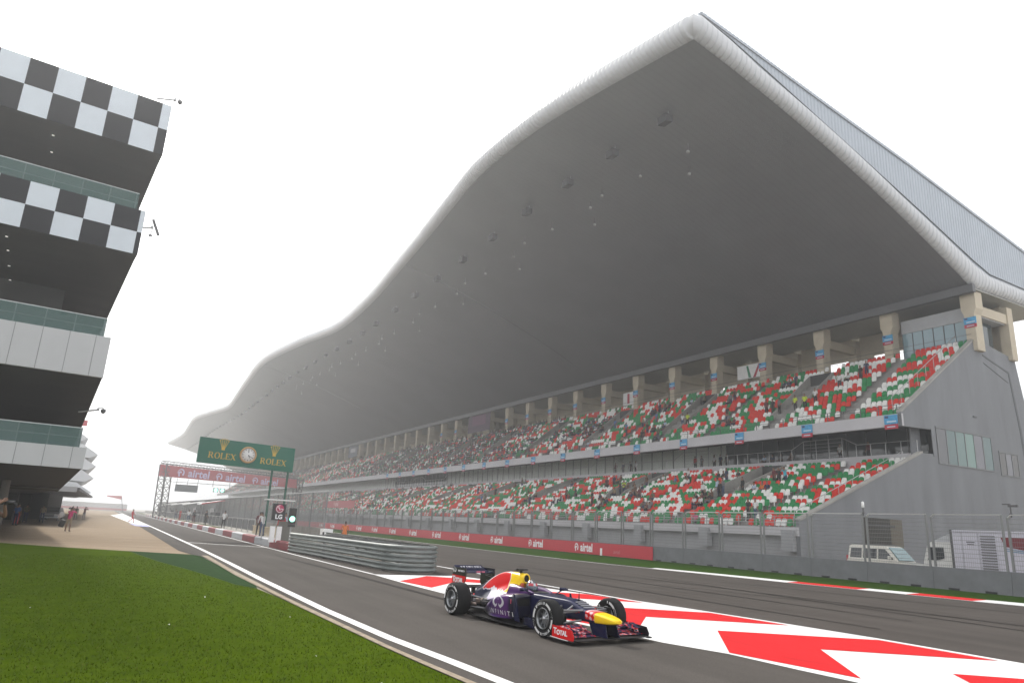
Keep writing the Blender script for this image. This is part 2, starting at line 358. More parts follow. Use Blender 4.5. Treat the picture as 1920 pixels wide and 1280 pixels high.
# ================================================================ GRANDSTAND
def adopt(o, parent):
    o.parent = parent
    o.matrix_parent_inverse = (Matrix.Translation(parent.location) @ Euler(parent.rotation_euler).to_matrix().to_4x4()).inverted()
    return o
YE, YF = 32.35, 432.0          # near end and far end of the stand
MOD = 7.72                     # column spacing
gs = thing('grandstand', 'huge two-tier grandstand under a long rippling pale metal roof', 'grandstand', (40, YE, 0))
M_step = mat('terrace_concrete', (0.27, 0.26, 0.25), 0.9, var=0.2, scale=1.0)
M_soffit = mat('soffit_panels', (0.30, 0.305, 0.32), 0.42, 0.75, var=0.08, scale=0.12, spec=.4)
M_roof = mat('pale_roof_metal', (0.52, 0.53, 0.55), 0.4, 0.1, var=0.05, scale=.3)
M_beige = mat('beige_render', (0.50, 0.44, 0.34), 0.85, var=0.10, scale=.7)
M_glass = mat('tinted_glass', (0.30, 0.40, 0.40), 0.06, 0.0, spec=0.8)
M_glassdark = mat('dark_glass', (0.035, 0.05, 0.055), 0.05, 0.0, spec=0.8)
M_frame = mat('window_frame', (0.16, 0.165, 0.17), 0.5, .3)
M_fascia = mat('fascia_paint', (0.47, 0.46, 0.48), 0.65, var=0.06, scale=.5)
M_rail = mat('handrail_steel', (0.50, 0.50, 0.50), 0.35, .8)
LX0, LZ0, LN, LD, LH = 40.5, 2.6, 18, 0.8, 0.32
UX0, UZ0, UN, UD, UH = 53.0, 11.75, 14, 0.8, 0.57
def stepped(x0, z0, n, d, h, zb):
    pts = [(x0, YE + .3, zb)]
    for i in range(n):
        pts += [(x0 + d*i, YE + .3, z0 + h*i), (x0 + d*(i+1), YE + .3, z0 + h*i)]
    pts += [(x0 + d*n, YE + .3, z0 + h*(n - 1) - 1.2)]
    return pts
VOM = [46.3 + 16.0*k for k in range(25)]
AIS = [54.3 + 16.0*k for k in range(24)] + [38.3]
def in_gap(y, i, lower):
    for v in VOM:
        if abs(y - v) < 1.45 and (8 <= i <= 16 if lower else 3 <= i <= 10): return True
        if abs(y - v) < 0.75: return True
    for v in AIS:
        if abs(y - v) < 0.62: return True
    return False
lt = MB(); lt.prism(stepped(LX0, LZ0, LN, LD, LH, 2.0), (0, YF - YE, 0)); adopt(lt.build('lower_terrace', M_step), gs)
ut = MB(); ut.prism(stepped(UX0, UZ0, UN, UD, UH, 11.3), (0, YF - YE, 0))
ut.bx(64.2, 70, YE + .3, YF, 18.7, 19.16); adopt(ut.build('upper_terrace', M_step), gs)
# vomitory side walls and stair walls in concrete
for tier, x0, z0, d, h, i0, i1, nm in ((1, LX0, LZ0, LD, LH, 8, 16, 'lower'), (0, UX0, UZ0, UD, UH, 3, 10, 'upper')):
    for k, v in enumerate(VOM[:9]):
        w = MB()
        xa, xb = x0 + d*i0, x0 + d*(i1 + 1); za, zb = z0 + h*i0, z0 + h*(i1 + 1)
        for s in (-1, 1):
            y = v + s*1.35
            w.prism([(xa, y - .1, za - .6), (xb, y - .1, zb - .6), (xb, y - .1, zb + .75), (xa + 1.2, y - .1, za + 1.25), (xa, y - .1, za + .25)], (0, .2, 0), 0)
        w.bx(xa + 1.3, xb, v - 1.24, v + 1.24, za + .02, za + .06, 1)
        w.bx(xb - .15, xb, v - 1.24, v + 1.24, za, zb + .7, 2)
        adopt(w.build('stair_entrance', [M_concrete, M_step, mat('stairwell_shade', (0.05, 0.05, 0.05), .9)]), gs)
# front wall, lip and its boxes
fw = MB(); fw.bx(40.25, 40.5, YE + .05, YF, 0, 2.3, 0); adopt(fw.build('front_wall', mat('front_wall_paint', (0.31, 0.315, 0.33), .75, var=.1, scale=.5)), gs)
lip = MB(); lip.bx(39.85, 40.5, YE + .05, YF, 2.28, 2.84, 0); adopt(lip.build('front_lip', M_fascia), gs)
for k in range(26):
    bxm = MB(); y = YE + .75 + MOD*k + .0; bxm.box((39.82, y, 1.95), (.5, .9, 1.35)); adopt(bxm.build('drain_box', MATS['front_wall_paint']), gs)
rl = MB()
y = YE + .4
while y < 170:
    rl.box((39.95, y, 3.05), (.05, .05, 1.0)); y += 1.6
for z in (3.15, 3.35, 3.54): rl.box((39.95, (YE + 170)/2, z), (.035, 170 - YE, .035))
adopt(rl.build('front_railing', M_steel), gs)
# concourse between the tiers
cw = MB(); cw.bx(54.9, 55.1, YE + .3, YF, 8.0, 9.2, 0); cw.bx(55.1, 60.0, YE + .3, YF, 8.6, 8.9, 0); adopt(cw.build('concourse_wall', M_fascia), gs)
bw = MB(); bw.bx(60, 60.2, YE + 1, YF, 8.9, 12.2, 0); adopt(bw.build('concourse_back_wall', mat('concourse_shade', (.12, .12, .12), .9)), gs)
fr = MB()
for y0, y1, dk in ((YE + 1.2, 56.0, 1), (56.0, 130.0, 0), (130.0, 160.0, 1), (160.0, YF - 2, 0)):
    g_ = MB(); g_.bx(58.0, 58.03, y0, y1, 8.95, 12.6); adopt(g_.build('concourse_glazing', M_glassdark if dk else mat('pale_green_glass', (0.78, 0.84, 0.78), 0.25, spec=.6)), gs)

mm = MB(); mm.bx(-.06, .05, -.04, .04, 8.9, 12.6); mm = mm.mesh('mullion', M_frame)
for k in range(70): o = bpy.data.objects.new('mullion', mm); C.objects.link(o); o.location = (58, YE + 1.2 + 1.93*k, 0); adopt(o, gs)
cr = MB()      # handrails on the concourse rise over each stair
for k in range(24):
    y0 = YE + .6 + k*16.0
    pts = [(55.0, y0, 10.2), (55.0, y0 + 5.2, 10.2), (55.0, y0 + 6.6, 10.9), (55.0, y0 + 10.6, 10.9), (55.0, y0 + 12.0, 10.2), (55.0, y0 + 16.0, 10.2)]
    if y0 > 240: pts = [pts[0], pts[-1]]
    cr.tube(pts, .03, 5)
    if y0 < 240:
        for q in range(5): cr.tube([(55, y0 + 6.6, 9.35 + q*.3), (55, y0 + 10.6, 9.35 + q*.3)], .015, 4)
        for q in range(12): cr.cyl((55, y0 + q*1.33, 9.1), (55, y0 + q*1.33, 10.2 if q < 5 or q > 8 else 10.9), .025, n=5)
adopt(cr.build('concourse_railing', M_rail), gs)
# upper slab: pale fascia with the dark underside behind it
sl = MB(); sl.bx(52.3, 52.5, YE - .02, YF, 11.0, 11.95, 0); adopt(sl.build('upper_fascia', M_fascia), gs)
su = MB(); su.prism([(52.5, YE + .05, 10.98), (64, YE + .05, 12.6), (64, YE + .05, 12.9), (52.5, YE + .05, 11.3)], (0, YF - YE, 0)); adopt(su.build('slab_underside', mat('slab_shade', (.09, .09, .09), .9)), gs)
ur = MB(); y = YE + .4
while y < 200:
    ur.box((52.42, y, 12.3), (.05, .05, .75)); y += 1.55
for z in (12.45, 12.68): ur.box((52.42, (YE + 200)/2, z), (.035, 200 - YE, .035))
adopt(ur.build('upper_railing', M_darksteel), gs)
# end wall in grey paint
ew = MB()
pf = [(40.0, 0), (40.0, 3.25), (54.55, 9.1), (56.0, 9.15), (56.0, 11.1), (52.3, 10.98), (52.3, 12.05), (63.9, 19.85), (64.6, 20.0), (70.4, 19.1), (71.4, 14.0), (71.6, 0)]
n = len(pf)
ew.poly([(x, YE, z) for x, z in pf][::-1]); ew.poly([(x, YE + .3, z) for x, z in pf])
for i in range(n):
    a, c = pf[i], pf[(i+1) % n]; ew.quad((a[0], YE, a[1]), (c[0], YE, c[1]), (c[0], YE + .3, c[1]), (a[0], YE + .3, a[1]))
end_wall = adopt(ew.build('end_wall', M_greywall), gs)
bm = bmesh.new(); bm.from_mesh(end_wall.data); bmesh.ops.triangulate(bm, faces=[f for f in bm.faces if len(f.verts) > 4]); bm.to_mesh(end_wall.data); bm.free()
# groove, coping, recess and shadow lines in the end wall
gv = MB(); M_groove = mat('wall_groove', (0.10, 0.105, 0.115), .8)
gv.prism([(68.9, YE - .03, 17.6), (69.15, YE - .03, 17.55), (69.9, YE - .03, 12.6), (70.7, YE - .03, 0), (70.4, YE - .03, 0), (69.6, YE - .03, 12.6)], (0, .04, 0))
gv.prism([(65.0, YE - .03, 18.75), (69.1, YE - .03, 17.72), (69.1, YE - .03, 17.55), (65.0, YE - .03, 18.6)], (0, .04, 0))
gv.prism([(65.0, YE - .03, 18.0), (68.7, YE - .03, 16.75), (68.7, YE - .03, 16.68), (65.0, YE - .03, 17.93)], (0, .04, 0))
gv.box((62.6, YE - .02, 12.9), (.55, .05, .12))
adopt(gv.build('wall_grooves', M_groove), gs)
cp = MB()
for a, c in (((40.0, 3.25), (54.55, 9.1)), ((52.3, 12.05), (63.9, 19.85))):
    cp.prism([(a[0], YE - .06, a[1]), (c[0], YE - .06, c[1]), (c[0], YE - .06, c[1] + .14), (a[0], YE - .06, a[1] + .14)], (0, .46, 0))
adopt(cp.build('wall_coping', M_concrete), gs)
rc = MB(); rc.bx(56.0, 56.35, YE - .05, YE + .3, 9.0, 11.12); rc.bx(54.7, 56.0, YE + .9, YE + 1.0, 8.9, 11.6); adopt(rc.build('wall_return', M_greywall), gs)
# window bands of the end wall: recess, panes, mullions, sill
def end_window(x0, x1, z0, z1, cols, nm):
    f = MB(); f.bx(x0 - .08, x1 + .08, YE - .05, YE + .02, z0 - .1, z0 - .003); f.bx(x0 - .08, x1 + .08, YE - .07, YE + .02, z1 + .003, z1 + .14)
    nn = len(cols)
    for i in range(nn + 1): xx = x0 + (x1 - x0)*i/nn; f.bx(xx - .05, xx + .05, YE - .055, YE + .02, z0, z1)
    fo = adopt(f.build('end_window', M_frame), gs)
    for i, c in enumerate(cols):
        xa = x0 + (x1 - x0)*i/nn + .055; xb = x0 + (x1 - x0)*(i+1)/nn - .055
        p = MB(); p.bx(xa, xb, YE - .03, YE - .004, z0 + .01, z1 - .01); o = p.build('pane', mat('end_pane_%d' % c, [(.09, .092, .10), (.08, .135, .135), (.11, .185, .175), (.135, .23, .205), (.13, .13, .15), (.06, .055, .05)][c], .12, spec=.6), fo)
        o.matrix_parent_inverse = Matrix.Identity(4)
end_window(56.7, 64.6, 8.55, 11.3, [0, 1, 2, 3, 4, 1], 'a')
end_window(65.7, 68.6, 8.35, 10.2, [5, 4, 5], 'b')
# passage opening at the foot of the end wall
ps = MB(); ps.bx(46.6, 51.1, YE - .02, YE + .02, 0.0, 3.85, 0); ps.bx(49.7, 51.1, YE - .028, YE - .021, 0.0, 3.84, 1); ps.bx(46.7, 50.2, YE - .05, YE - .03, 3.25, 3.42, 2)
adopt(ps.build('passage_opening', [mat('passage_dark', (.035, .033, .028), .9), mat('passage_wall', (.12, .105, .08), .9), M_black]), gs)
hr = MB()
for x0, z0, x1, z1 in ((41.2, 3.6, 54.2, 8.95), (53.4, 13.2, 63.6, 20.1)):
    hr.tube([(x0, YE + 1.35, z0 + .35), (x1, YE + 1.35, z1 + .35)], .03, 6)
    for q in range(9): t = q/8; hr.cyl((x0 + (x1-x0)*t, YE + 1.35, z0 + (z1-z0)*t - .75), (x0 + (x1-x0)*t, YE + 1.35, z0 + (z1-z0)*t + .35), .02, n=5)
adopt(hr.build('stair_handrail', M_rail), gs)
# columns under the roof with flared heads, beams, back columns and back wall
colmb = MB(); zt = 24.25
sh = [(-.42, 18.9), (.42, 18.9), (.42, 22.2), (.64, 22.7), (.64, zt), (-.64, zt), (-.64, 22.7), (-.42, 22.2)]
colmb.prism([(0, y, z) for y, z in sh], (1.15, 0, 0)); colmesh = colmb.mesh('roof_column', [M_beige])
bmx = bmesh.new(); bmx.from_mesh(colmesh); bmesh.ops.recalc_face_normals(bmx, faces=bmx.faces); bmx.to_mesh(colmesh); bmx.free()
NCOL = 52
backmb = MB(); backmb.bx(0, .9, -.42, .42, 18.9, 23.9); backmb.bx(-4.6, 0, -.3, .3, 22.3, 23.2); backmesh = backmb.mesh('back_column', [M_beige])
for k in range(NCOL):
    for nm, me, x in (('roof_column', colmesh, 63.75), ('back_column', backmesh, 69.4)):
        o = bpy.data.objects.new(nm, me); C.objects.link(o); o.location = (x, 32.4 + MOD*k, 0); adopt(o, gs)
bwm = MB(); rw = random.Random(5)
ops = {0: None, 1: (1.3, 4.4, 19.4, 21.9), 2: (.9, 2.9, 19.6, 21.6), 3: (4.2, 6.4, 19.4, 21.4), 4: (.7, 1.6, 19.6, 20.8)}
for k in range(NCOL):
    y0, y1 = 32.9 + MOD*k, 32.4 + MOD*(k+1) - .5
    op = [None, (.6, 5.2, 19.3, 22.0), (.5, 3.4, 19.3, 21.9), (5.2, 6.6, 19.4, 20.9), (3.6, 6.6, 19.3, 21.6), (1.0, 1.6, 19.5, 20.5), None, (2.2, 4.6, 19.3, 21.2), (0.5, 1.0, 19.5, 20.4), None, (3.4, 6.4, 19.4, 21.0), (1.2, 2.6, 19.4, 20.8)][k] if k < 12 else ((2, 3.2, 19.4, 20.9) if k % 5 == 2 else None)
    if op is None: bwm.bx(70.0, 70.2, y0, y1, 18.9, 24.28)
    else:
        bwm.bx(70.0, 70.2, y0, y0 + op[0], 18.9, 24.28); bwm.bx(70.0, 70.2, y0 + op[1], y1, 18.9, 24.28)
        bwm.bx(70.0, 70.2, y0 + op[0], y0 + op[1], 18.9, op[2]); bwm.bx(70.0, 70.2, y0 + op[0], y0 + op[1], op[3], 24.28)
adopt(bwm.build('back_wall', M_beige), gs)
brl = MB()
for z in (19.9, 20.35): brl.box((63.6, (YE + 200)/2, z), (.03, 200 - YE, .03))
adopt(brl.build('back_railing', M_darksteel), gs)
# commentary box behind the nearest bay
pb = MB(); pb.bx(64.9, 69.0, YE + 1.0, YE + 7.0, 22.05, 23.3, 0); pb.bx(64.7, 69.3, YE - .1, YE + .9, 22.2, 22.75, 0); pbo = adopt(pb.build('commentary_box', M_lgrey), gs)
for i in range(6):
    p = MB(); p.bx(64.95, 64.98, YE + 1.05 + i*.99, YE + 1.99 + i*.99, 19.15, 22.03); o = p.build('pane', mat('box_pane', (.20, .31, .36), .08, spec=.8), pbo); o.matrix_parent_inverse = Matrix.Identity(4)
p = MB(); p.bx(65.3, 68.2, YE + .55, YE + .58, 19.3, 22.1); o = p.build('side_pane', M_glassdark, pbo); o.matrix_parent_inverse = Matrix.Identity(4)
p = MB()
for i in range(7): p.bx(64.88, 64.96, YE + 1.0 + i*.99, YE + 1.05 + i*.99, 19.1, 22.05)
o = p.build('pane_frame', M_frame, pbo); o.matrix_parent_inverse = Matrix.Identity(4)

# ---------------------------------------------------------------- the roof
RT = np.array([(25, 31.1), (31.25, 30.16), (36.3, 29.3), (42.1, 28.34), (49.2, 27.41), (59.6, 27.01), (68, 27.73), (76.7, 28.56), (88.3, 29.57), (107.4, 31.08), (127.9, 31.36), (147.4, 28.79), (174.5, 26.44), (209.5, 27.72), (232, 28.9), (257.7, 29.8), (286, 26.69), (310, 24.4), (345, 25.1), (384, 25.9), (446, 23.47), (480, 22.24)])
def XE(y):
    i = int(np.clip(np.searchsorted(RT[:, 0], y) - 1, 1, len(RT) - 3)); p = RT[i-1:i+3]
    t = (y - p[1, 0])/(p[2, 0] - p[1, 0])
    m1 = (p[2, 1] - p[0, 1])/(p[2, 0] - p[0, 0])*(p[2, 0] - p[1, 0]); m2 = (p[3, 1] - p[1, 1])/(p[3, 0] - p[1, 0])*(p[2, 0] - p[1, 0])
    return float((2*t**3 - 3*t**2 + 1)*p[1, 1] + (t**3 - 2*t**2 + t)*m1 + (-2*t**3 + 3*t**2)*p[2, 1] + (t**3 - t**2)*m2)
def ZS(x):
    d = max(0.0, 64 - x); return 24.45 + .49*d - .0039*d*d
RY0, RY1, TR = 31.0, 446.0, 0.95
yl = [RY0 + TR] + [y for y in np.arange(33, 120, 1.5)] + [y for y in np.arange(120, RY1, 4.0)] + [RY1]
sf = MB(); rings = []
for y in yl:
    xs = XE(y) + TR; row = []
    for j in range(25):
        x = xs + (63.3 - xs)*j/24; row.append((x, y, ZS(x)))
    rings.append(row)
sf.loft(rings, 0, True, False, False)
roof = adopt(sf.build('roof', M_soffit, fix=False), gs)
# panel joints of the soffit as a fine bump across its width
t = M_soffit.node_tree; tc = t.nodes.new('ShaderNodeTexCoord'); wv = t.nodes.new('ShaderNodeTexWave'); wv.bands_direction = 'Y'; wv.inputs['Scale'].default_value = .52; wv.inputs['Distortion'].default_value = 0
t.links.new(tc.outputs['Object'], wv.inputs['Vector']); mr = t.nodes.new('ShaderNodeMapRange'); mr.inputs['From Min'].default_value = .0; mr.inputs['From Max'].default_value = .25; mr.inputs['To Min'].default_value = .95; mr.inputs['To Max'].default_value = 1.0
t.links.new(wv.outputs['Fac'], mr.inputs['Value']); vm = t.nodes.new('ShaderNodeVectorMath'); vm.operation = 'SCALE'
cl_ = [l for l in t.links if l.to_socket == t.nodes['Principled BSDF'].inputs['Base Color']][0].from_socket
t.links.new(cl_, vm.inputs[0]); t.links.new(mr.outputs['Result'], vm.inputs['Scale']); t.links.new(vm.outputs['Vector'], t.nodes['Principled BSDF'].inputs['Base Color'])
inv = Matrix.Identity(4)
def sub(o): o.parent = roof; o.matrix_parent_inverse = inv; return o
# rounded ribbed front edge
ny = []; y = RY0 + TR
while y < 78: ny.append(y); y += .045
while y < 110: ny.append(y); y += .4
while y < RY1: ny.append(y); y += 2.2
rings = []
for y in ny:
    xe = XE(y); h = -.13*max(0, 1 - abs(math.sin(math.pi*y/.45))*2.2) if y < 78 else 0
    rr = TR + h; cx, cz = xe + TR, ZS(xe + TR) + TR
    rings.append([(cx + rr*math.cos(a), y, cz + rr*math.sin(a)) for a in [R(40 + 240*j/15) for j in range(16)]])
c0 = (XE(RY0 + TR) + TR, RY0 + TR); rings.insert(0, [(x_, c0[1] + (x_ - c0[0]), z_) for x_, y_, z_ in rings[0]])     # mitred corner
et = MB(); et.loft(rings, 0, True, False, False); sub(et.build('edge_tube', M_roof))
# rounded ribbed near end, following the slope of the soffit
rings = []; x = c0[0]; k = 0
prof_d = [(31.2, ZS(c0[0]) + 2*TR), (34, 37.55), (39.5, 35.7), (47.5, 32.9), (56.5, 29.7), (63.5, 27.1), (66.1, 26.3), (73.5, 26.1)]
while x < 73.4:
    zb = ZS(x); zt_ = float(np.interp(x, [p[0] for p in prof_d], [p[1] for p in prof_d]))
    hh = -.12*max(0, 1 - abs(math.sin(math.pi*x/.5))*2.2)
    ry = .72 + .23*max(0.0, 1 - (x - c0[0])/6) + hh; rz_ = max(.8, (zt_ - zb)/2) + hh; cz = zb + max(.8, (zt_ - zb)/2)
    rings.append([(x, RY0 + TR + ry*math.cos(a), cz + rz_*math.sin(a)) for a in [R(60 + 230*j/15) for j in range(16)]]); x += .05
rings.insert(0, [(c0[0] + (y_ - c0[1]), y_, z_) for x_, y_, z_ in rings[0]])
et = MB(); et.loft(rings, 0, True, False, False); sub(et.build('end_tube', M_roof))
# standing-seam band above it and the thin top sheet
prof_t = [(31.35, 38.6), (36, 37.75), (44.2, 36.15), (55.2, 34.1), (74, 30.1)]
bd = MB(); x = 31.4; row0 = []
while x < 73.9:
    zd = float(np.interp(x, [p[0] for p in prof_d], [p[1] for p in prof_d])) - .5; zt_ = float(np.interp(x, [p[0] for p in prof_t], [p[1] for p in prof_t]))
    yo = RY0 + .45 + (.06 if (x/.40) % 1 < .25 else 0)
    row0.append([(x, yo, zd), (x, yo, zt_), (x, yo + .5, zt_ + .12)]); x += .10
bd.loft(row0, 0, False, False, False); sub(bd.build('end_band', mat('blue_grey_metal', (0.35, 0.385, 0.43), .4, .3, var=.06, scale=.5)))
ln = MB()
for a, c in zip(prof_d[:-1], prof_d[1:]): ln.cyl((a[0], RY0 + .40, a[1] - .12), (c[0], RY0 + .40, c[1] - .12), .045, n=6)
for a, c in zip(prof_t[:-1], prof_t[1:]): ln.cyl((a[0], RY0 + .40, a[1] - .4), (c[0], RY0 + .40, c[1] - .4), .035, n=6)
sub(ln.build('edge_trim', M_darksteel))
tp = MB(); rings = []
for y in yl:
    xe = XE(y) + TR; rings.append([(xe, y, ZS(xe) + 2*TR), (44.2, y, 36.1), (55.2, y, 34.05), (76, y, 29.6)])
tp.loft(rings, 0, True, False, False); sub(tp.build('roof_sheet', M_roof))
# back soffit strip behind the columns
db = MB(); db.bx(63.1, 63.55, RY0 + .5, RY1, 24.0, 24.75, 0); sub(db.build('edge_beam', M_darksteel))
bs = MB(); bs.bx(63.52, 76, RY0 + .6, RY1, 24.3, 24.4); sub(bs.build('back_soffit', mat('ribbed_soffit', (.30, .30, .27), .6, var=.1, scale=.3)))
jl = MB()
for yj in (88.0, 176.0, 265.0):
    pts = [(XE(yj) + .9 + q*1.6, yj, ZS(XE(yj) + .9 + q*1.6) - .02) for q in range(int((60 - XE(yj))/1.6))]
    jl.tube(pts, .05, 5)
sub(jl.build('movement_joint', M_darksteel))

# loudspeakers and lamps hanging under the roof
spk = thing('loudspeaker', 'dark box loudspeaker hanging under the grandstand roof', 'loudspeaker', group='loudspeakers under the grandstand roof')
b = MB(); b.prism([(-.36, -.5, -.45), (.36, -.5, -.32), (.36, -.5, .25), (-.36, -.5, .25)], (0, 1.0, 0)); b.build('cabinet', mat('speaker_black', (.03, .03, .034), .6), spk)
b = MB(); b.cyl((0, -.4, .25), (0, -.4, .9), .04, n=6); b.cyl((0, .4, .25), (0, .4, .9), .04, n=6); b.build('bracket', M_steel, spk)
lampm = thing('roof_lamp', 'small silver lamp hanging under the grandstand roof', 'lamp', group='lamps under the grandstand roof')
b = MB(); b.cyl((0, 0, .7), (0, 0, 0), .035, n=6); b.build('stem', M_darksteel, lampm)
b = MB(); b.lathe([(.04, 0), (.13, -.08), (.15, -.22), (.02, -.24)], (0, 0, 0), 'z', 12); b.build('lamp_head', mat('lamp_silver', (.42, .42, .42), .4, .4), lampm)
first = True
for k in range(52):
    dl_ = [39.1, 45.9, 52.9, 60.8, 69.1, 77.6, 86.2, 95, 104, 113.7, 121.5, 129.5, 137.5, 145.3]
    y = dl_[k] if k < 14 else 145.3 + 7.8*(k - 13)
    if y > 440: break
    x = 34.6 + (XE(y) - 28.8)*.22
    loc = (x, y, ZS(x) - .55)
    if first: spk.location = loc
    else: dup(spk, loc)
    for dx, dy in (((3.6, 1.2), (5.6, 3.2)) if k % 2 == 0 else ((3.4, .2), (3.0, 5.6))):
        if y > 190: continue
        q = (x + dx, y + dy, ZS(x + dx) - .62)
        if first: lampm.location = q; first = False
        else: dup(lampm, q)
first = False

# ---------------------------------------------------------------- seats
M_seat = [mat('seat_red', (0.66, 0.026, 0.012), 0.5, spec=.25), mat('seat_green', (0.012, 0.24, 0.07), 0.5, spec=.25), mat('seat_white', (0.82, 0.82, 0.80), 0.5, spec=.25)]
def seat_shape(full=True):
    b = MB()
    # faces -X (towards the track); folded pan in front of a rounded back
    w = .21
    back = [(.0, -w, .36), (.0, w, .36), (.03, w, .66), (.045, w*.86, .80), (.05, w*.55, .84), (.05, -w*.55, .84), (.045, -w*.86, .80), (.03, -w, .66)]
    b.prism(back, (.035, 0, 0), 0, False)
    b.quad((-.02, -w*.55, .845), (-.02, w*.55, .845), (.09, w*.55, .835), (.09, -w*.55, .835))
    if full:
        pan = [(-.07, -w*.9, .34), (-.07, w*.9, .34), (-.055, w*.9, .62), (-.05, w*.7, .70), (-.05, -w*.7, .70), (-.055, -w*.9, .62)]
        b.prism(pan, (.05, 0, 0), 0, False)
        b.box((.02, 0, .2), (.05, .06, .4), 0)
    else:
        b.quad((-.07, -w*.9, .34), (-.07, -w*.9, .66), (-.07, w*.9, .66), (-.07, w*.9, .34))
    return b
seat_me = []
for m in M_seat:
    b = seat_shape(); me = b.mesh('stadium_seat', m); bm = bmesh.new(); bm.from_mesh(me); bmesh.ops.recalc_face_normals(bm, faces=bm.faces); bm.to_mesh(me); bm.free(); seat_me.append(me)
rs = random.Random(21); seats = []
for tier in (1, 0):
    x0, z0, n, d, h = (LX0, LZ0, LN, LD, LH) if tier else (UX0, UZ0, UN, UD, UH)
    for i in range(n):
        y = YE + .62 + 0.0
        prev = rs.randrange(3)
        while y < YF - 1:
            if not in_gap(y, i, tier) :
                if rs.random() > .27: prev = rs.choice((0, 0, 1, 1, 2, 2))
                seats.append((x0 + d*i + .5, y, z0 + h*i, prev, tier))
            y += .49
seats.sort(key=lambda s: s[0]**2 + s[1]**2 + (s[2]-CAMH)**2)
names = ('red', 'green', 'white')
for x, y, z, c, tier in seats[:300]:
    o = bpy.data.objects.new('stadium_seat', seat_me[c]); C.objects.link(o); o.location = (x, y, z)
    tag(o, '%s plastic folding seat in the %s near the grandstand end wall' % (names[c], 'lower tier' if tier else 'upper tier'), 'seat', '%s seats of the %s' % (names[c], 'lower tier' if tier else 'upper tier'))
far = [s for s in seats[300:]]
pr = seat_shape(False); pv = np.array(pr.v); pf_ = pr.f
allv = np.concatenate([pv + np.array(s[:3]) for s in far]); nv = len(pv)
faces = []; mi = []
for k, s in enumerate(far):
    o_ = k*nv
    for f in pf_: faces.append(tuple(q + o_ for q in f)); mi.append(s[3])
me = bpy.data.meshes.new('stadium_seats'); me.from_pydata(allv.tolist(), [], faces)
for m in M_seat: me.materials.append(m)
me.polygons.foreach_set('material_index', mi); me.update()
o = bpy.data.objects.new('stadium_seats', me); C.objects.link(o); tag(o, 'rows of red, green and white seats running down the grandstand', 'seats', kind='stuff')

# ---------------------------------------------------------------- banners on the stand
M_bblue = mat('banner_blue', (.05, .30, .55), .6, var=.25, scale=6); M_bred = mat('banner_red', (.42, .02, .05), .6)
M_bpale = mat('banner_pale', (.50, .62, .72), .6)
def banner_mesh(w, h):
    b = MB(); b.box((0, 0, h*.16), (.03, w, h*.62), 0); b.box((0, 0, -h*.33), (.03, w, h*.30), 1); b.box((-.02, w*.3, h*.34), (.02, w*.25, h*.16), 2)
    b.box((-.02, -w*.05, h*.02), (.02, w*.7, h*.1), 3); b.box((-.02, 0, -h*.33), (.02, w*.6, h*.07), 3)
    me = b.mesh('banner', [M_bblue, M_bred, mat('banner_navy', (.02, .04, .14), .6), M_bpale]); return me
me1, me2 = banner_mesh(1.1, 1.15), banner_mesh(1.05, 1.0)
ords = ['nearest', 'second nearest', 'third nearest', 'fourth nearest', 'fifth nearest', 'sixth nearest', 'seventh nearest', 'eighth nearest', 'ninth nearest', 'tenth nearest', 'eleventh nearest', 'twelfth nearest']
for k in range(16):
    o = bpy.data.objects.new('banner', me1); C.objects.link(o); o.location = (52.24, 33.2 + MOD*k*1.005, 11.35)
    tag(o, 'blue and red banner hung on the upper tier fascia, %s the end wall' % ords[k] if k < 12 else 'small blue and red banner far along the upper tier fascia', 'banner', 'banners on the upper tier fascia')
    o = bpy.data.objects.new('banner', me2); C.objects.link(o); o.location = (63.70, 32.35 + MOD*k, 21.45)
    tag(o, 'blue and red banner wrapped on a roof column, %s the end wall' % ords[k] if k < 12 else 'small blue and red banner far along the roof columns', 'banner', 'banners on the roof columns')
b = MB(); b.box((65.9, 59.4, 21.85), (.03, 4.0, 1.75), 0)
b.prism([(65.87, 58.5, 21.05), (65.87, 58.9, 21.05), (65.87, 58.0, 22.65), (65.87, 57.7, 22.65)][::-1], (-.01, 0, 0), 1); b.prism([(65.87, 59.2, 21.1), (65.87, 59.6, 21.1), (65.87, 59.9, 22.6), (65.87, 59.6, 22.6)], (-.01, 0, 0), 2)
tag(b.build('banner', [M_white, M_bred, mat('banner_green', (.02, .2, .1), .6)]), 'white banner with red and green slashes hung behind the roof columns', 'banner')
b = MB(); b.box((65.9, 82.5, 21.6), (.03, 3.6, 1.9), 0); b.box((65.87, 83, 21.6), (.02, .5, 1.5), 1)
tag(b.build('banner', [M_white, M_bred]), 'white and red banner between two roof columns far from the end wall', 'banner')
b = MB(); b.box((63.6, 128.9, 22.8), (.05, 10, 4.6), 0); b.box((63.56, 128.9, 22.9), (.02, 6, 2.0), 1)
tag(b.build('banner', [mat('banner_purple', (.05, .015, .05), .6), mat('banner_magenta', (.12, .03, .09), .6, var=.3, scale=1)]), 'big dark purple banner hung across one bay of the roof columns', 'banner')
b = MB(); b.box((63.6, 216, 22.6), (.05, 9, 4.2), 0); b.box((63.56, 216, 22.6), (.02, 5, 1.2), 1)
tag(b.build('banner', [mat('banner_slate', (.08, .09, .13), .6), M_lgrey]), 'slate coloured banner across a far bay of the roof columns', 'banner')

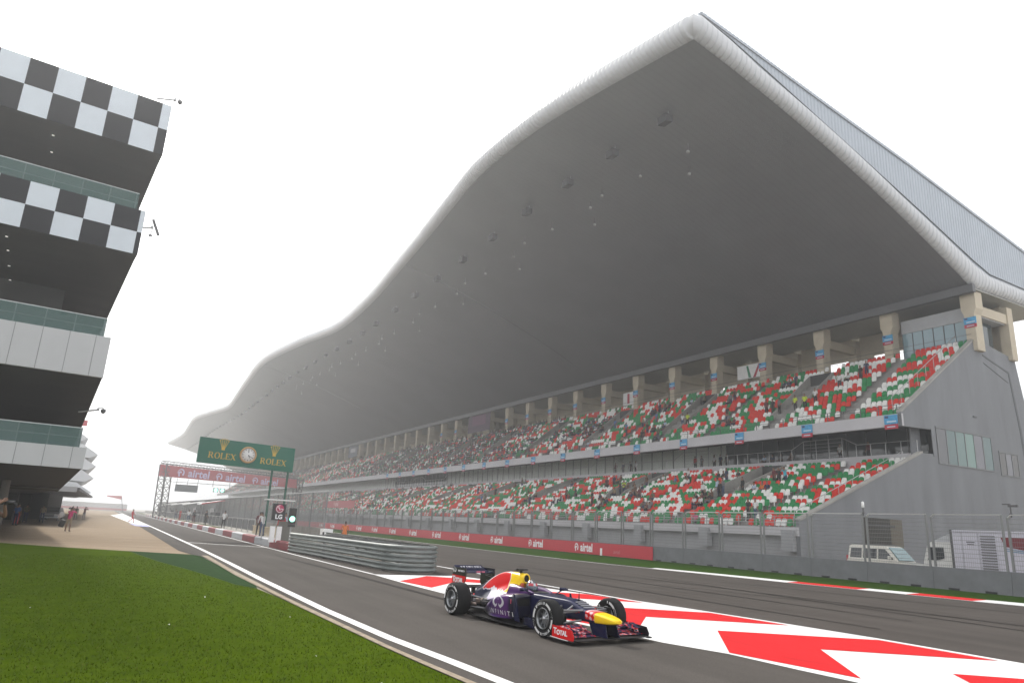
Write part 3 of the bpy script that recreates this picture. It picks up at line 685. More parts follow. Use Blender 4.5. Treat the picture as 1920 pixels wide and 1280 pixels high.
# ================================================================ TRACKSIDE, FAR SIDE: barrier blocks, board, catch fence
bx_ = MB(); bx_.prism([(0, 0, 0), (.55, 0, 0), (.42, 0, 1.05), (.10, 0, 1.05), (.02, 0, .12)], (0, 3.585, 0)); 
bx_.box((.0, .9, .07), (.06, .5, .09), 1); bx_.box((.0, 2.6, .07), (.06, .5, .09), 1)
bmesh_ = bx_.mesh('barrier_block', [M_barrier, M_black]); q = bmesh.new(); q.from_mesh(bmesh_); bmesh.ops.recalc_face_normals(q, faces=q.faces); q.to_mesh(bmesh_); q.free()
for k in range(90):
    o = bpy.data.objects.new('barrier_block', bmesh_); C.objects.link(o); o.location = (36.6, 7.4 + 3.6*k, 0)
    lb = {2: 'grey concrete barrier block in front of the maroon-panelled end of the truck', 3: 'grey concrete barrier block in front of the white truck box', 4: 'grey concrete barrier block between the truck cab and the white car bonnet', 5: 'grey concrete barrier block below the windows of the white car', 6: 'grey concrete barrier block at the foot of the sloping end wall', 7: 'grey concrete barrier block below the first front seats', 8: 'grey concrete barrier block, second one short of the red board', 9: 'grey concrete barrier block next to the near end of the red board'}.get(k, 'grey concrete barrier block behind the long red board' if k > 9 else 'grey concrete barrier block past the truck, outside the view')
    tag(o, lb, 'barrier', 'concrete barrier blocks along the far side of the track')
# fence panels
fp = MB(); fp.box((0, .08, 1.28), (.09, .09, 2.56)); fq = MB(); fq.box((0, 3.42, 1.22), (.09, .09, 2.42))
fpm = MB(); fpm.box((0, 1.68, 2.56), (.06, 3.2, .06)); fpm.cyl((0, 3.26, 2.56), (0, 3.42, 2.40), .04, n=6)
fpw = MB()
for i in range(12): fpw.box((0, 1.75, .10 + i*.205), (.018, 3.36, .018))
fpn = MB()
for i in range(34): fpn.box((.03, .14 + i*.097, 1.26), (.006, .006, 2.5))
fence = thing('catch_fence_panel', 'wire catch fence panel past the tail of the truck', 'fence', (36.82, 7.5, 1.05), 0, 'catch fence panels along the far side of the track')
fp.build('post', M_fence, fence); fq.build('post', M_fence, fence); fpm.build('top_rail', M_rail, fence); fpw.build('wire', M_fence, fence); fpn.build('mesh', M_fence, fence)
fl_ = {1: 'wire catch fence panel past the tail of the truck', 2: 'wire catch fence panel in front of the maroon-panelled end of the truck', 3: 'wire catch fence panel in front of the white truck box', 4: 'wire catch fence panel between the white truck and the white car', 5: 'wire catch fence panel in front of the dark passage and white car', 6: 'wire catch fence panel beside the foot of the end wall', 7: 'wire catch fence panel at the first front seats of the stand', 8: 'wire catch fence panel, second one beyond the end wall corner'}
for k in range(1, 84):
    dup(fence, (36.82, 7.5 + 3.6*k, 1.05), label=fl_.get(k, 'wire catch fence panel in front of the lower tier, beyond the end wall'))
# long red board with lettering
def airtel(parent, p, u, w, s, m, nm='lettering'):
    # looped mark followed by the word
    e = thing(nm, None, None); e.parent = parent
    frame(e, u, w, p)
    b = MB(); n = 22; out = []; inn = []
    for i in range(n + 1):
        a = R(200 - 250*i/n); k = i/n; ro = .36; th = .05 + .13*k
        out.append((ro*math.cos(a)*.85, ro*math.sin(a), 0)); inn.append(((ro - th)*math.cos(a)*.85 , (ro - th)*math.sin(a), 0))
    for i in range(n): b.quad(out[i], out[i+1], inn[i+1], inn[i])
    b.poly([(-.30, -.02, 0), (-.10, .14, 0), (.06, .10, 0), (.03, -.05, 0), (-.10, -.02, 0), (-.06, -.36, 0), (-.20, -.34, 0), (-.22, -.06, 0)])
    b.v = [(x*s - .98*s, y*s + .02*s, z) for x, y, z in b.v]
    b.build('emblem', m, e, fix=False)
    me = text_mesh('airtel', 1.0*s, 0.003, .028*s, sx=.92); me.materials.clear(); me.materials.append(m)
    o = bpy.data.objects.new('word', me); C.objects.link(o); o.parent = e; o.location = (.60*s, .02*s, 0)
    return e
board = thing('advertising_board', 'long red board with repeated white lettering along the far grass verge', 'advertising board', (36.56, 43, 0))
b = MB(); b.bx(-.02, .02, 0, 130, .03, 1.0); b.build('board_panel', M_red, board)
for k in range(12):
    airtel(board, (-.026, 9.2 + 8.0*k, .50), (0, -1, 0), (0, 0, 1), .95, M_whitelet)
b = MB(); b.box((-.03, 6.5, .22), (.02, .28, .75)); b.build('white_post_mark', M_whitelet, board)
put_text('airtel', .42, mat('faded_lettering', (.50, .16, .18), .6), (0, -1, 0), (0, 0, 1), (-.026, 4.4, .38), board)
sg = thing('fence_sign', 'small red sign with pale lettering hung on the far catch fence', 'sign', (36.6, 130.5, 4.4))
b = MB(); b.box((0, 0, 0), (.06, 21, 1.25)); b.build('panel', mat('faded_red', (.36, .06, .07), .6), sg)
airtel(sg, (-.04, 1, 0), (0, -1, 0), (0, 0, 1), 1.05, mat('faded_pink', (.55, .35, .37), .6))
def beacon(y, lb, kind):
    t = thing('pole_beacon', lb, 'beacon' if kind else 'camera', (36.85, y, 3.5))
    b = MB(); b.cyl((0, 0, 0), (0, 0, .42), .035, n=8); b.box((0, 0, .15), (.1, .12, .06)); b.build('pole', M_darksteel, t)
    b = MB()
    if kind: b.lathe([(.02, .78), (.075, .74), (.075, .48), (.05, .44), (.0, .44)], (0, 0, 0), 'z', 12)
    else: b.box((0, -.12, .52), (.10, .42, .10), ry=0); b.box((0, .16, .60), (.08, .35, .05)); b.cyl((0, 0, .4), (0, 0, .55), .03, n=6)
    b.build('head', M_white if kind else M_darksteel, t)
beacon(25.5, 'white beacon on a short pole above the catch fence', 1); beacon(17.95, 'camera on a short pole above the catch fence by the truck', 0)

# ================================================================ PIT WALL SIDE
M_plat = mat('pit_wall_platform', (.33, .31, .28), .9, var=.2, scale=2)
b = MB(); b.bx(9.35, 13.0, 39.2, 300, -.02, .34); tag(b.build('pit_wall_platform', M_plat), kind='structure')
b = MB(); b.bx(9.38, 10.3, 78, 300, .30, .40); tag(b.build('pit_wall_grass', M_grass), kind='structure')
kb = MB(); kb.prism([(0, 0, 0), (.42, 0, 0), (.42, 0, .46), (.06, 0, .46), (0, 0, .40)], (0, 1, 0)); km = []
for m in (M_dred, M_lgrey):
    me = kb.mesh('kerb_block', m); q = bmesh.new(); q.from_mesh(me); bmesh.ops.recalc_face_normals(q, faces=q.faces); q.to_mesh(me); q.free(); km.append(me)
for k in range(34):
    o = bpy.data.objects.new('kerb_block', km[k % 2 if k < 2 else (k % 2)]); C.objects.link(o)
    o.location = (8.9, 40.6 + 5.05*k, 0); o.scale = (1, 5.02, 1)
    c = 'dark red' if k % 2 == 0 else 'pale grey'
    near = ['nearest, beside the armco barrier', 'nearest, in front of the green post', 'second nearest', 'second nearest', 'third nearest', 'third nearest', 'fourth nearest', 'fourth nearest']
    lb = '%s painted kerb block along the pit wall, %s' % (c, near[k]) if k < 8 else '%s painted kerb block far along the pit wall' % c
    tag(o, lb, 'kerb block', 'red and grey kerb blocks along the pit wall')
# pit wall with catch fence on top
b = MB(); b.bx(12.4, 12.9, 47.4, 300, 0, 1.2); pw = b.build('pit_wall', mat('dirty_concrete', (.20, .19, .175), .9, var=.35, scale=.9))
tag(pw, 'dirty grey concrete pit wall carrying a tall mesh fence', 'wall')
b = MB(); b.bx(12.35, 12.95, 46.5, 47.4, 0, 1.18); b.box((12.65, 46.2, .3), (.5, .3, .5)); tag(b.build('wall_end_block', M_white), 'white padded block closing the near end of the concrete pit wall', 'block')
pf2 = MB(); pf2.box((0, .05, 1.2), (.08, .08, 2.4)); pft = MB(); pft.box((0, 2.0, 2.4), (.07, 4.0, .07)); pfm = MB()
for i in range(13): pfm.box((0, 2.0, .1 + i*.18), (.012, 3.96, .012))
for i in range(40): pfm.box((0, .05 + i*.1, 1.2), (.010, .010, 2.36))
pfence = thing('pit_fence_panel', 'mesh fence panel on the pit wall, nearest one behind the traffic light', 'fence', (12.65, 47.6, 1.2), 0, 'mesh fence panels on the pit wall')
pf2.build('post', M_fence, pfence); pft.build('top_rail', M_rail, pfence); pfm.build('mesh', M_fence, pfence)
for k in range(1, 46): dup(pfence, (12.65, 47.6 + 4*k, 1.2), label='tall mesh fence panel on the pit wall beyond the nearest one')
# low guard fence of dark panels along the platform
gf = MB(); gf.box((0, 1.5, .62), (.05, 2.9, .75)); gr = MB(); gr.box((0, 1.5, 1.12), (.06, 3.0, .05)); gr.box((0, .03, .55), (.06, .06, 1.1))
guard = thing('guard_panel', 'dark grey screen panel on the pit wall railing, nearest the green sign posts', 'fence', (10.75, 62, .34), 0, 'dark screen panels on the pit wall railing')
gf.build('screen', mat('dark_screen', (.075, .08, .085), .7, var=.3, scale=2), guard); gr.build('rail', M_rail, guard)
for k in range(1, 40): dup(guard, (10.75, 62 + 3.05*k, .34), label='dark grey screen panel on the pit wall railing past the green sign posts')
b = MB()
for i in range(26): b.box((10.6, 50 + i*.46, .34 + .34), (.05, .07, .66))
b.box((10.6, 56, .98), (.05, 12, .06)); b.box((10.6, 56, .5), (.05, 12, .05)); tag(b.build('picket_rail', mat('cream_paint', (.55, .45, .30), .7)), 'low cream picket railing in front of the pit wall', 'railing')
# pit stands with canopies
def pit_stand(y, lb, red):
    t = thing('pit_stand', lb, 'pit stand', (11.4, y, .34), 0, 'team stands on the pit wall')
    b = MB(); b.prism([(-1.5, -2.6, 2.35), (1.1, -2.6, 2.9), (1.1, -2.6, 3.0), (-1.5, -2.6, 2.5)], (0, 5.2, 0)); b.build('canopy', M_white, t)
    if red: b = MB(); b.prism([(-1.53, -2.62, 2.36), (-1.5, -2.62, 2.36), (1.1, -2.62, 2.93), (1.1, -2.62, 3.02), (-1.53, -2.62, 2.5)], (0, .02, 0)); b.build('canopy_edge', M_red, t)
    for yy in (-2.3, 2.3): b = MB(); b.cyl((.9, yy, 0), (.9, yy, 2.85), .06, n=6); b.build('post', M_steel, t)
    b = MB(); b.bx(.2, .8, -2.2, 2.2, 0, 1.5); b.build('console', M_darksteel, t)
    b = MB(); 
    for i in range(4): b.box((.1, -1.6 + i*1.05, 1.75), (.08, .85, .5))
    b.build('screens', mat('screen_off', (.02, .03, .035), .2), t)
pit_stand(97, 'team stand with white red-edged canopy on the pit wall, nearest', True); pit_stand(118, 'team stand with white canopy on the pit wall, second nearest', False); pit_stand(140, 'team stand with white canopy on the pit wall, third nearest', False); pit_stand(168, 'team stand with white canopy on the pit wall, by the gantry tower', False)

# armco nose at the end of the pit wall: three corrugated rails bent round a rounded end
M_armco = mat('armco_steel', (0.17, 0.19, 0.185), 0.5, 0.15, var=0.25, scale=3, stretch=(1, 1, 4))
arm = thing('armco_barrier', 'galvanised steel armco barrier with rounded nose at the pit exit', 'barrier', (10.2, 32, 0))
path = [(8.95, 40.4), (9.3, 35.0), (9.52, 30.5), (9.62, 28.0), (9.66, 27.4), (9.80, 26.72), (10.15, 26.2), (10.7, 25.98), (11.25, 26.15), (11.6, 26.65), (11.75, 27.3), (11.78, 28), (11.8, 31), (11.9, 36), (12.3, 46)]
# smooth normals (outwards is away from the inside of the loop)
def wbeam(zc, h=.31, d=.085):
    prof = [(.0, -.5), (.25, -.46), (1, -.36), (1, -.18), (.15, -.06), (.15, .06), (1, .18), (1, .36), (.25, .46), (0, .5)]
    return [(d*a, zc + h*z) for a, z in prof]
P = [Vector((x - 10.2, y - 32, 0)) for x, y in path]; N = []
for i in range(len(P)):
    t_ = (P[min(i+1, len(P)-1)] - P[max(i-1, 0)]).normalized(); N.append(Vector((t_.y, -t_.x, 0)))
sgn = -1 if (N[0].x > 0) else 1
for j, zc in enumerate((.19, .52, .85)):
    rings = []
    for i, p in enumerate(P):
        rings.append([(p.x + N[i].x*sgn*a, p.y + N[i].y*sgn*a, z) for a, z in wbeam(zc)])
    b = MB(); b.loft(rings, 0, True, False, False); o = b.build('rail', M_armco, arm)
    so = o.modifiers.new('thickness', 'SOLIDIFY'); so.thickness = .006
b = MB()
for i in (0, 1, 2, 4, 10, 12, 13, 14): b.box((P[i].x - N[i].x*sgn*.09, P[i].y - N[i].y*sgn*.09, .5), (.1, .12, 1.0))
b.build('posts', M_darksteel, arm)
b = MB()
for i in range(5): b.box((10.75 - 10.2 + i*.02, 28.5 + i*3 - 32, .93), (2.1, .09, .06))
b.build('cross_brace', M_darksteel, arm)
b = MB(); b.poly([(9.72 + .1, 28, .03), (10.7, 26.3, .03), (11.7, 28, .03), (12.3, 46, .03), (9.1, 40, .03)]); tag(b.build('gravel_infill', mat('gravel_infill', (.20, .16, .12), .95, var=.4, scale=6, bump=.6, bscale=20)), kind='structure')

# ---------------------------------------------------------------- clock sign on green posts
M_green = mat('sign_green', (0.004, 0.125, 0.080), .5, spec=.2); M_gold = mat('sign_gold', (.52, .34, .03), .4, .2); M_gdark = mat('post_green', (.012, .10, .065), .5)
rx = thing('clock_sign', 'wide green sign with gold crowns, gold lettering and a round clock on two green posts', 'sign', (8.4, 57.0, 0), R(0.0))
zt0, zt1, zb0, zb1 = 7.25, 7.02, 5.37, 5.16
b = MB(); b.prism([(-3.25, 0, zb0), (3.75, 0, zb1), (3.75, 0, zt1), (-3.25, 0, zt0)], (0, .35, 0)); b.build('panel', M_green, rx)
for x, z in ((2.25, 5.28), (3.45, 5.25)): 
    b = MB(); b.cyl((x, .2, .3), (x, .2, z), .085, n=10); b.build('post', M_gdark, rx)
sl_ = (zt1 - zt0)/7.0
def serif_word(word, size, p, parent, m):
    # simple slab-serif capitals drawn as strokes
    b = MB(); x = 0; th = .17; sw = .07
    def st(x0, y0, x1, y1, w): 
        d = Vector((x1 - x0, y1 - y0, 0)); n = Vector((-d.y, d.x, 0)).normalized()*w/2
        b.quad((x0 - n.x, y0 - n.y, 0), (x1 - n.x, y1 - n.y, 0), (x1 + n.x, y1 + n.y, 0), (x0 + n.x, y0 + n.y, 0))
    def ser(xc, y, w=.34): st(xc - w/2, y, xc + w/2, y, sw)
    def bow(xc, yc, rx_, ry_, a0, a1, tx, ty, k=16):
        for i in range(k):
            a = R(a0 + (a1-a0)*i/k); c = R(a0 + (a1-a0)*(i+1)/k)
            b.quad((xc + rx_*math.cos(a), yc + ry_*math.sin(a), 0), (xc + rx_*math.cos(c), yc + ry_*math.sin(c), 0), (xc + (rx_-tx)*math.cos(c), yc + (ry_-ty)*math.sin(c), 0), (xc + (rx_-tx)*math.cos(a), yc + (ry_-ty)*math.sin(a), 0))
    for ch in word:
        if ch == 'R':
            st(x+.14, 0, x+.14, 1, th); ser(x+.14, .035); ser(x+.14, .965); st(x+.14, .965, x+.42, .965, sw); st(x+.14, .5, x+.42, .5, sw); bow(x+.42, .73, .27, .27, -90, 90, th, sw); st(x+.40, .5, x+.74, .0, th); ser(x+.76, .035, .22); x += .96
        elif ch == 'O': bow(x+.45, .5, .45, .52, 0, 360, th*1.05, sw, 28); x += 1.0
        elif ch == 'L': st(x+.14, 0, x+.14, 1, th); ser(x+.14, .965); st(x, .035, x+.66, .035, sw); st(x+.63, 0, x+.63, .28, sw); x += .80
        elif ch == 'E': st(x+.14, 0, x+.14, 1, th); st(x, .965, x+.66, .965, sw); st(x, .035, x+.70, .035, sw); st(x+.14, .5, x+.48, .5, sw); st(x+.48, .38, x+.48, .62, sw*.8); st(x+.64, .75, x+.64, 1, sw); st(x+.67, 0, x+.67, .26, sw); x += .84
        elif ch == 'X': st(x+.08, 1, x+.70, 0, th); st(x+.68, 1, x+.10, 0, sw*1.2); ser(x+.08, .965, .26); ser(x+.70, .965, .22); ser(x+.08, .035, .22); ser(x+.72, .035, .26); x += .84
    b.v = [((q[0] - x/2)*size, q[1]*size, q[2]) for q in b.v]
    # tiny stagger so that strokes never share one plane
    o = b.build('lettering', m, parent, fix=False)
    for i, pl in enumerate(o.data.polygons):
        for vi in pl.vertices: o.data.vertices[vi].co.z += .0006*(i % 9)
    return o
def crown(size, m, parent):
    b = MB()
    for i in range(5):
        a = R(130 - 20*i*1.0); tipx, tipy = .62*math.cos(a)*1.05, .15 + .75*math.sin(a)
        b.poly([(-.13 + .055*i - .02, -.05, .001*i), (-.13 + .055*i + .06, -.05, .001*i), (tipx + .025, tipy, .001*i), (tipx - .025, tipy, .001*i)])
        b.poly([(tipx + .075*math.cos(R(k*45)), tipy + .04 + .075*math.sin(R(k*45)), .002) for k in range(8)])
    b.poly([(-.17, .06, .007), (-.15, -.12, .007), (.15, -.12, .007), (.17, .06, .007), (.06, -.02, .007), (-.06, -.02, .007)])
    b.poly([(.2*math.cos(R(k*30)), -.15 + .07*math.sin(R(k*30)), .006) for k in range(12)])
    b.v = [(x*size, y*size, z) for x, y, z in b.v]
    return b.build('crown_emblem', m, parent, fix=False)
for xx in (-1.55, 2.2):
    zz = 6.2 + sl_*(xx + .25) 
    o = serif_word('ROLEX', .44, None, rx, M_gold); frame(o, (1, 0, sl_), (0, 0, 1), (xx, -.012, zz - .50))
    o = crown(.72, M_gold, rx); frame(o, (1, 0, sl_), (0, 0, 1), (xx, -.012, zz + .30))
ck = MB(); ck.lathe([(.0, -.06), (.50, -.06), (.50, -.03)], (0, 0, 0), 'y', 40, 0); clk = ck.build('clock_face', M_white, rx); clk.location = (.28, -.03, 6.2)
ck = MB(); ck.lathe([(.50, -.02), (.50, -.12), (.60, -.12), (.63, .0)], (0, 0, 0), 'y', 40, 0); ck.build('clock_rim', mat('rose_gold', (.50, .30, .13), .4, .3), clk)
ck = MB()
for i in range(12):
    a = R(30*i); ck.box((.40*math.sin(a), -.066, .40*math.cos(a)), (.035, .006, .10), ry=a)
for ang, l, w in ((125, .36, .03), (150, .25, .045)): a = R(ang); ck.box((l/2*math.sin(a), -.075, l/2*math.cos(a)), (w, .006, l), ry=a)
ck.build('clock_hands', M_black, clk)
crown(.16, M_black, clk).matrix_local = Matrix(((1, 0, 0, 0), (0, 0, -1, -.068), (0, 1, 0, .2), (0, 0, 0, 1)))

# black board with round red emblem, on a twin white stand
lg = thing('pit_exit_board', 'black board with a round crimson face emblem and white letters at the pit exit', 'sign', (8.85, 43.8, .34))
b = MB(); b.box((0, 0, 1.72), (.76, .12, .95)); b.build('panel', mat('gloss_black', (.012, .012, .014), .25), lg)
b = MB(); b.lathe([(0, -.075), (.245, -.075), (.245, -.06)], (0.02, 0, 1.90), 'y', 32); b.build('emblem', mat('crimson', (.36, .008, .07), .35), lg)
b = MB()
for i in range(26):
    a, c = R(88 + 272*i/26), R(88 + 272*(i+1)/26)
    b.quad(*[(.02 + r_*math.cos(q), -.079, 1.90 + r_*math.sin(q)) for r_, q in ((.205, a), (.205, c), (.175, c), (.175, a))])
b.box((.13, -.080, 1.90), (.13, .004, .028)); b.box((.0, -.080, 1.92), (.028, .004, .15)); b.box((.035, -.081, 1.85), (.08, .004, .028)); b.lathe([(0, -.081), (.028, -.081)], (-.07, 0, 1.97), 'y', 10)
b.build('emblem_lines', M_whitelet, lg)
put_text('LG', .34, M_whitelet, (1, 0, 0), (0, 0, 1), (.02, -.07, 1.44), lg, bold=.012)
for xx in (-.22, .16): b = MB(); b.box((xx, .05, .45), (.27, .2, .9)); b.build('stand', M_white, lg)
tlg = thing('traffic_light', 'black traffic light showing green at the pit exit', 'traffic light', (9.62, 43.6, .34))
b = MB(); b.box((0, 0, 1.52), (.42, .16, .92)); b.box((0, -.02, .98), (.38, .2, .14)); b.build('housing', M_black, tlg)
b = MB(); b.lathe([(0, -.11), (.15, -.10), (.16, -.08)], (0, 0, 1.36), 'y', 24); b.build('green_lamp', mat('green_lamp', (.5, 1, .85), .3, emit=((.30, 1.0, .70), 2.2)), tlg)
b = MB(); b.lathe([(.16, -.075), (.20, -.075)], (0, 0, 1.36), 'y', 24); b.build('lamp_bezel', mat('bezel_green', (.01, .16, .12), .4), tlg)
b = MB(); b.lathe([(0, -.09), (.15, -.085)], (0, 0, 1.74), 'y', 20); b.build('red_lamp', mat('unlit_lamp', (.03, .02, .02), .3), tlg)
b = MB(); b.cyl((0, .05, 0), (0, .05, 1.0), .05, n=8); b.build('pole', M_steel, tlg)
b = MB(); b.box((9.5, 44.7, .34 + .6), (.75, .25, 1.2)); tag(b.build('grey_cabinet', mat('cabinet_grey', (.17, .165, .15), .8)), 'plain grey cabinet standing under the green traffic light', 'cabinet')
sh = thing('shade_canopy', 'small white flat canopy on poles beside the pit exit board', 'canopy', (9.3, 46.2, .34))
b = MB(); b.box((0, 0, 2.45), (1.7, 1.0, .06)); b.build('roof', M_white, sh)
for xx in (-.75, .75): b = MB(); b.cyl((xx, .3, 0), (xx, .3, 2.42), .025, n=6); b.build('pole', M_steel, sh)

# ---------------------------------------------------------------- start gantry
ga = thing('start_gantry', 'red start gantry with white lettering on lattice towers spanning the main straight', 'gantry', (8.3, 165, 0))
b = MB(); b.prism([(-.1, 0, 8.55), (28.3, 0, 8.05), (28.1, 0, 9.95), (-.1, 0, 10.95)], (0, .3, 0)); b.build('banner_panel', mat('gantry_red', (.42, .025, .045), .55), ga)
for xx, s in ((5.9, 1.28), (13.4, 1.22), (20.7, 1.12)): airtel(ga, (xx + .3, -.03, 9.63 - xx*.034), (1, 0, -.034), (0, 0, 1), s*1.75, mat('lilac_lettering', (.60, .50, .72), .5))
def truss(b, p, q, w, n, r=.06):
    p, q = Vector(p), Vector(q); d = q - p; u = d.orthogonal().normalized()*w; v = d.normalized().cross(u)
    cs = [u + v, u - v, -u - v, v - u]
    for c in cs: b.cyl(p + c, q + c, r, n=5)
    for i in range(n):
        a, e = p + d*i/n, p + d*(i+1)/n
        for k in range(4): b.cyl(a + cs[k], e + cs[(k+1) % 4], r*.6, n=4); b.cyl(a + cs[k], a + cs[(k+1) % 4], r*.6, n=4)
b = MB(); truss(b, (1.3, .5, .3), (1.0, .5, 11.0), .85, 7, .13); b.build('tower', M_darksteel, ga)
b = MB(); truss(b, (28.6, .5, 0), (28.6, .5, 10.2), .7, 7, .12); b.build('tower', M_darksteel, ga)
b = MB(); truss(b, (0, .8, 11.2), (28.6, .8, 10.2), .4, 16, .08); b.box((14, .3, 7.6), (24, .1, .1)); b.build('truss', M_darksteel, ga)
b = MB(); b.box((5.5, 0, 6.4), (4.4, .25, 1.45)); b.build('display', mat('display_grey', (.10, .12, .13), .4), ga)
for xx in (3.5, 5.6, 7.6, 10.6, 14): b = MB(); b.cyl((xx, .2, 8.4), (xx, .2, 7.1), .05, n=5); b.build('hanger', M_darksteel, ga)
for xx in (11.3, 12.6):
    b = MB(); b.box((xx, 0, 6.45), (1.0, .3, .8)); b.build('light_housing', M_black, ga)
    b = MB(); b.lathe([(0, -.2), (.38, -.18)], (xx, 0, 6.45), 'y', 16); b.build('green_lamp', MATS['green_lamp'], ga)
fg = thing('far_gantry', 'pink faded banner gantry far down the pit lane', 'gantry', (1.5, 320, 0))
b = MB(); b.prism([(-2.4, 0, 5.75), (2.7, 0, 4.85), (2.7, 0, 6.2), (-2.4, 0, 6.1)], (0, .3, 0)); b.build('banner_panel', M_red, fg)
b = MB(); b.cyl((4, .2, 0), (2.6, .2, 6.2), .12, n=6); b.build('post', M_darksteel, fg)
# hazy end of the straight
b = MB(); b.bx(-40, 9, 430, 431, 0, 3.6, 0); b.bx(-40, 9, 429.9, 430, .2, 1.2, 1); tag(b.build('tyre_wall', [mat('pale_wall', (.5, .5, .5), .8), mat('tyre_red', (.45, .08, .08), .8)]), 'pale wall with a red band closing the far end of the pit lane', 'wall')

# ================================================================ PIT BUILDING
TH = R(6.1)
pbld = thing('pit_building', 'tall pit building with chequered black and white upper balconies and white lower balconies', 'building', (-.9, 40, 0), TH)
M_cw = mat('chequer_white', (.55, .60, .66), .4, var=.05, scale=1.5); M_cb = mat('chequer_black', (.010, .011, .015), .4, spec=.15)
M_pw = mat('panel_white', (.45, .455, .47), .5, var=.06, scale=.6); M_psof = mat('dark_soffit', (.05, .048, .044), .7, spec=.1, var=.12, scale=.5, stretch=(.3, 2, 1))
M_tg = bpy.data.materials.new('green_balcony_glass'); M_tg.use_nodes = True
_b = M_tg.node_tree.nodes['Principled BSDF']; _b.inputs['Base Color'].default_value = (.06, .135, .125, 1); _b.inputs['Roughness'].default_value = .06; _b.inputs['Alpha'].default_value = .50
def floor(u, zb, zt, kind, zrail, glass_u, drop, depth=15.0):
    # parapet
    if kind == 'chequer':
        cols = [u, -.2] + [-.2 - 1.235*i for i in range(1, 22)]
        zm = (zb + zt)/2; zz = [zt, zm, zb]; b = MB(); nc = len(cols)
        vs = [(c_, 0, z_) for z_ in zz for c_ in cols] + [(c_, .25, z_) for z_ in zz for c_ in cols]
        fs, ms = [], []
        for r_ in range(2):
            for i in range(nc - 1): fs.append((r_*nc + i, r_*nc + i + 1, (r_+1)*nc + i + 1, (r_+1)*nc + i)); ms.append((i + r_) % 2)
        o2 = 3*nc
        for i in range(nc - 1): fs.append((i, i + 1, o2 + i + 1, o2 + i)); ms.append(2); fs.append((2*nc + i, 2*nc + i + 1, o2 + 2*nc + i + 1, o2 + 2*nc + i)); ms.append(2)
        for r_ in range(2):
            fs.append((r_*nc, (r_+1)*nc, o2 + (r_+1)*nc, o2 + r_*nc)); ms.append(r_)
        b.add(vs, fs, fm=ms); par = b.build('balcony_front', [M_cw, M_cb, M_psof], pbld)
    else:
        b = MB()
        b.bx(-26, u, 0, .25, zb, zt, 0)
        par = b.build('balcony_front', [M_pw], pbld)
        b = MB()
        for i in range(20): b.bx(-1.03 - 1.12*i - .012, -1.03 - 1.12*i + .012, -.004, 0, zb, zt)
        b.build('panel_joint', M_frame, par)
    b = MB(); b.bx(u - .25, u, .25, depth*.9, zb, zt, 0); b.build('balcony_side', M_pw if kind != 'chequer' else M_cb, par)
    # sloping soffit
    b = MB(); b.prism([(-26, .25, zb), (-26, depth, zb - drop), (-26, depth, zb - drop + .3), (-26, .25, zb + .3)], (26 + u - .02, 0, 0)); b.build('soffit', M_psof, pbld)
    if zrail:
        g = MB(); g.bx(-26, glass_u, .32, .345, zt - .02, zrail, 0); go = g.build('balcony_glass', M_tg, pbld)
        g = MB(); g.bx(glass_u - .025, glass_u, .345, 9, zt - .02, zrail, 0); g.build('side_glass', M_tg, go)
        g = MB(); g.box((-13 + glass_u/2, .36, zrail), (26 + glass_u, .05, .05)); g.box((-13 + glass_u/2, .40, zt + .5), (26 + glass_u, .04, .04))
        for i in range(20): g.box((glass_u - .1 - 1.25*i, .40, (zt + zrail)/2), (.05, .05, zrail - zt))
        g.build('handrail', M_rail, go)
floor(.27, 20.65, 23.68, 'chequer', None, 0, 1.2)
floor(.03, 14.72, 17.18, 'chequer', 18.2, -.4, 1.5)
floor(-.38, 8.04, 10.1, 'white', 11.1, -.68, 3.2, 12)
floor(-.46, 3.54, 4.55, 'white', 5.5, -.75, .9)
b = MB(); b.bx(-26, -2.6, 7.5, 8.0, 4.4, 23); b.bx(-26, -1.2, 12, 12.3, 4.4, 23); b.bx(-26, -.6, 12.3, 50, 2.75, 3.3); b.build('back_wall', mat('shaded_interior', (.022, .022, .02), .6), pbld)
b = MB(); b.bx(-5.8, -3.4, 7.3, 7.5, 4.3, 7.9); b.bx(-9, -6.2, 7.2, 7.5, 17.3, 20.2); b.build('balcony_door', mat('pale_door', (.16, .17, .165), .5), pbld)
for x, y, r_ in ((-4.2, 6, .28), (-6.6, 4, .28), (-10, 4, .28), (-3.3, 9, .2)):
    b = MB(); b.cyl((x, y, 0), (x, y, 3.5), r_, n=14); b.build('column', mat('column_grey', (.16, .15, .135), .6), pbld)
dl = mat('downlight', (1, 1, 1), .3, emit=((1, .96, .88), .9))
for z0, us in ((20.55, ((-4.75, 1.2), (-4.7, 3.0), (-4.9, 5.0), (-7.4, 1.5))), (14.6, ((-5.6, 1.2), (-5.5, 3.0), (-5.4, 5.2), (-5.3, 7.4), (-7, 2)))):
    for uu, s in us: b = MB(); b.cyl((uu, s, z0 - .09*s - .02), (uu, s, z0 - .09*s + .0), .06, n=10); b.build('downlight', dl, pbld)
gr_ = thing('canopy_and_backdrop', 'flat canopy with an added dark shade backdrop beyond the chequered building', 'building', (-9, 104, 0))
b = MB(); b.bx(-8, 2.6, 0, 30, 0, 3.1); b.bx(-24, 1.8, -13, -12.6, 0, 3.1); b.build('shade_backdrop', mat('shade_backdrop_dark', (.03, .028, .026), .8), gr_)  # dark walls added as a backdrop, standing in for deep shade behind the people
b = MB(); b.bx(-9, 6.6, -30, 32, 3.1, 3.35); b.build('canopy', M_darksteel, gr_)
b = MB(); b.bx(-9, 6.4, -30.2, -30.0, 2.95, 3.4); b.build('canopy_edge', M_lgrey, gr_)
for i in range(3): b = MB(); b.cyl((1.2, -28 + i*9, 0), (1.2, -28 + i*9, 3.1), .12, n=10); b.build('canopy_post', M_darksteel, gr_)
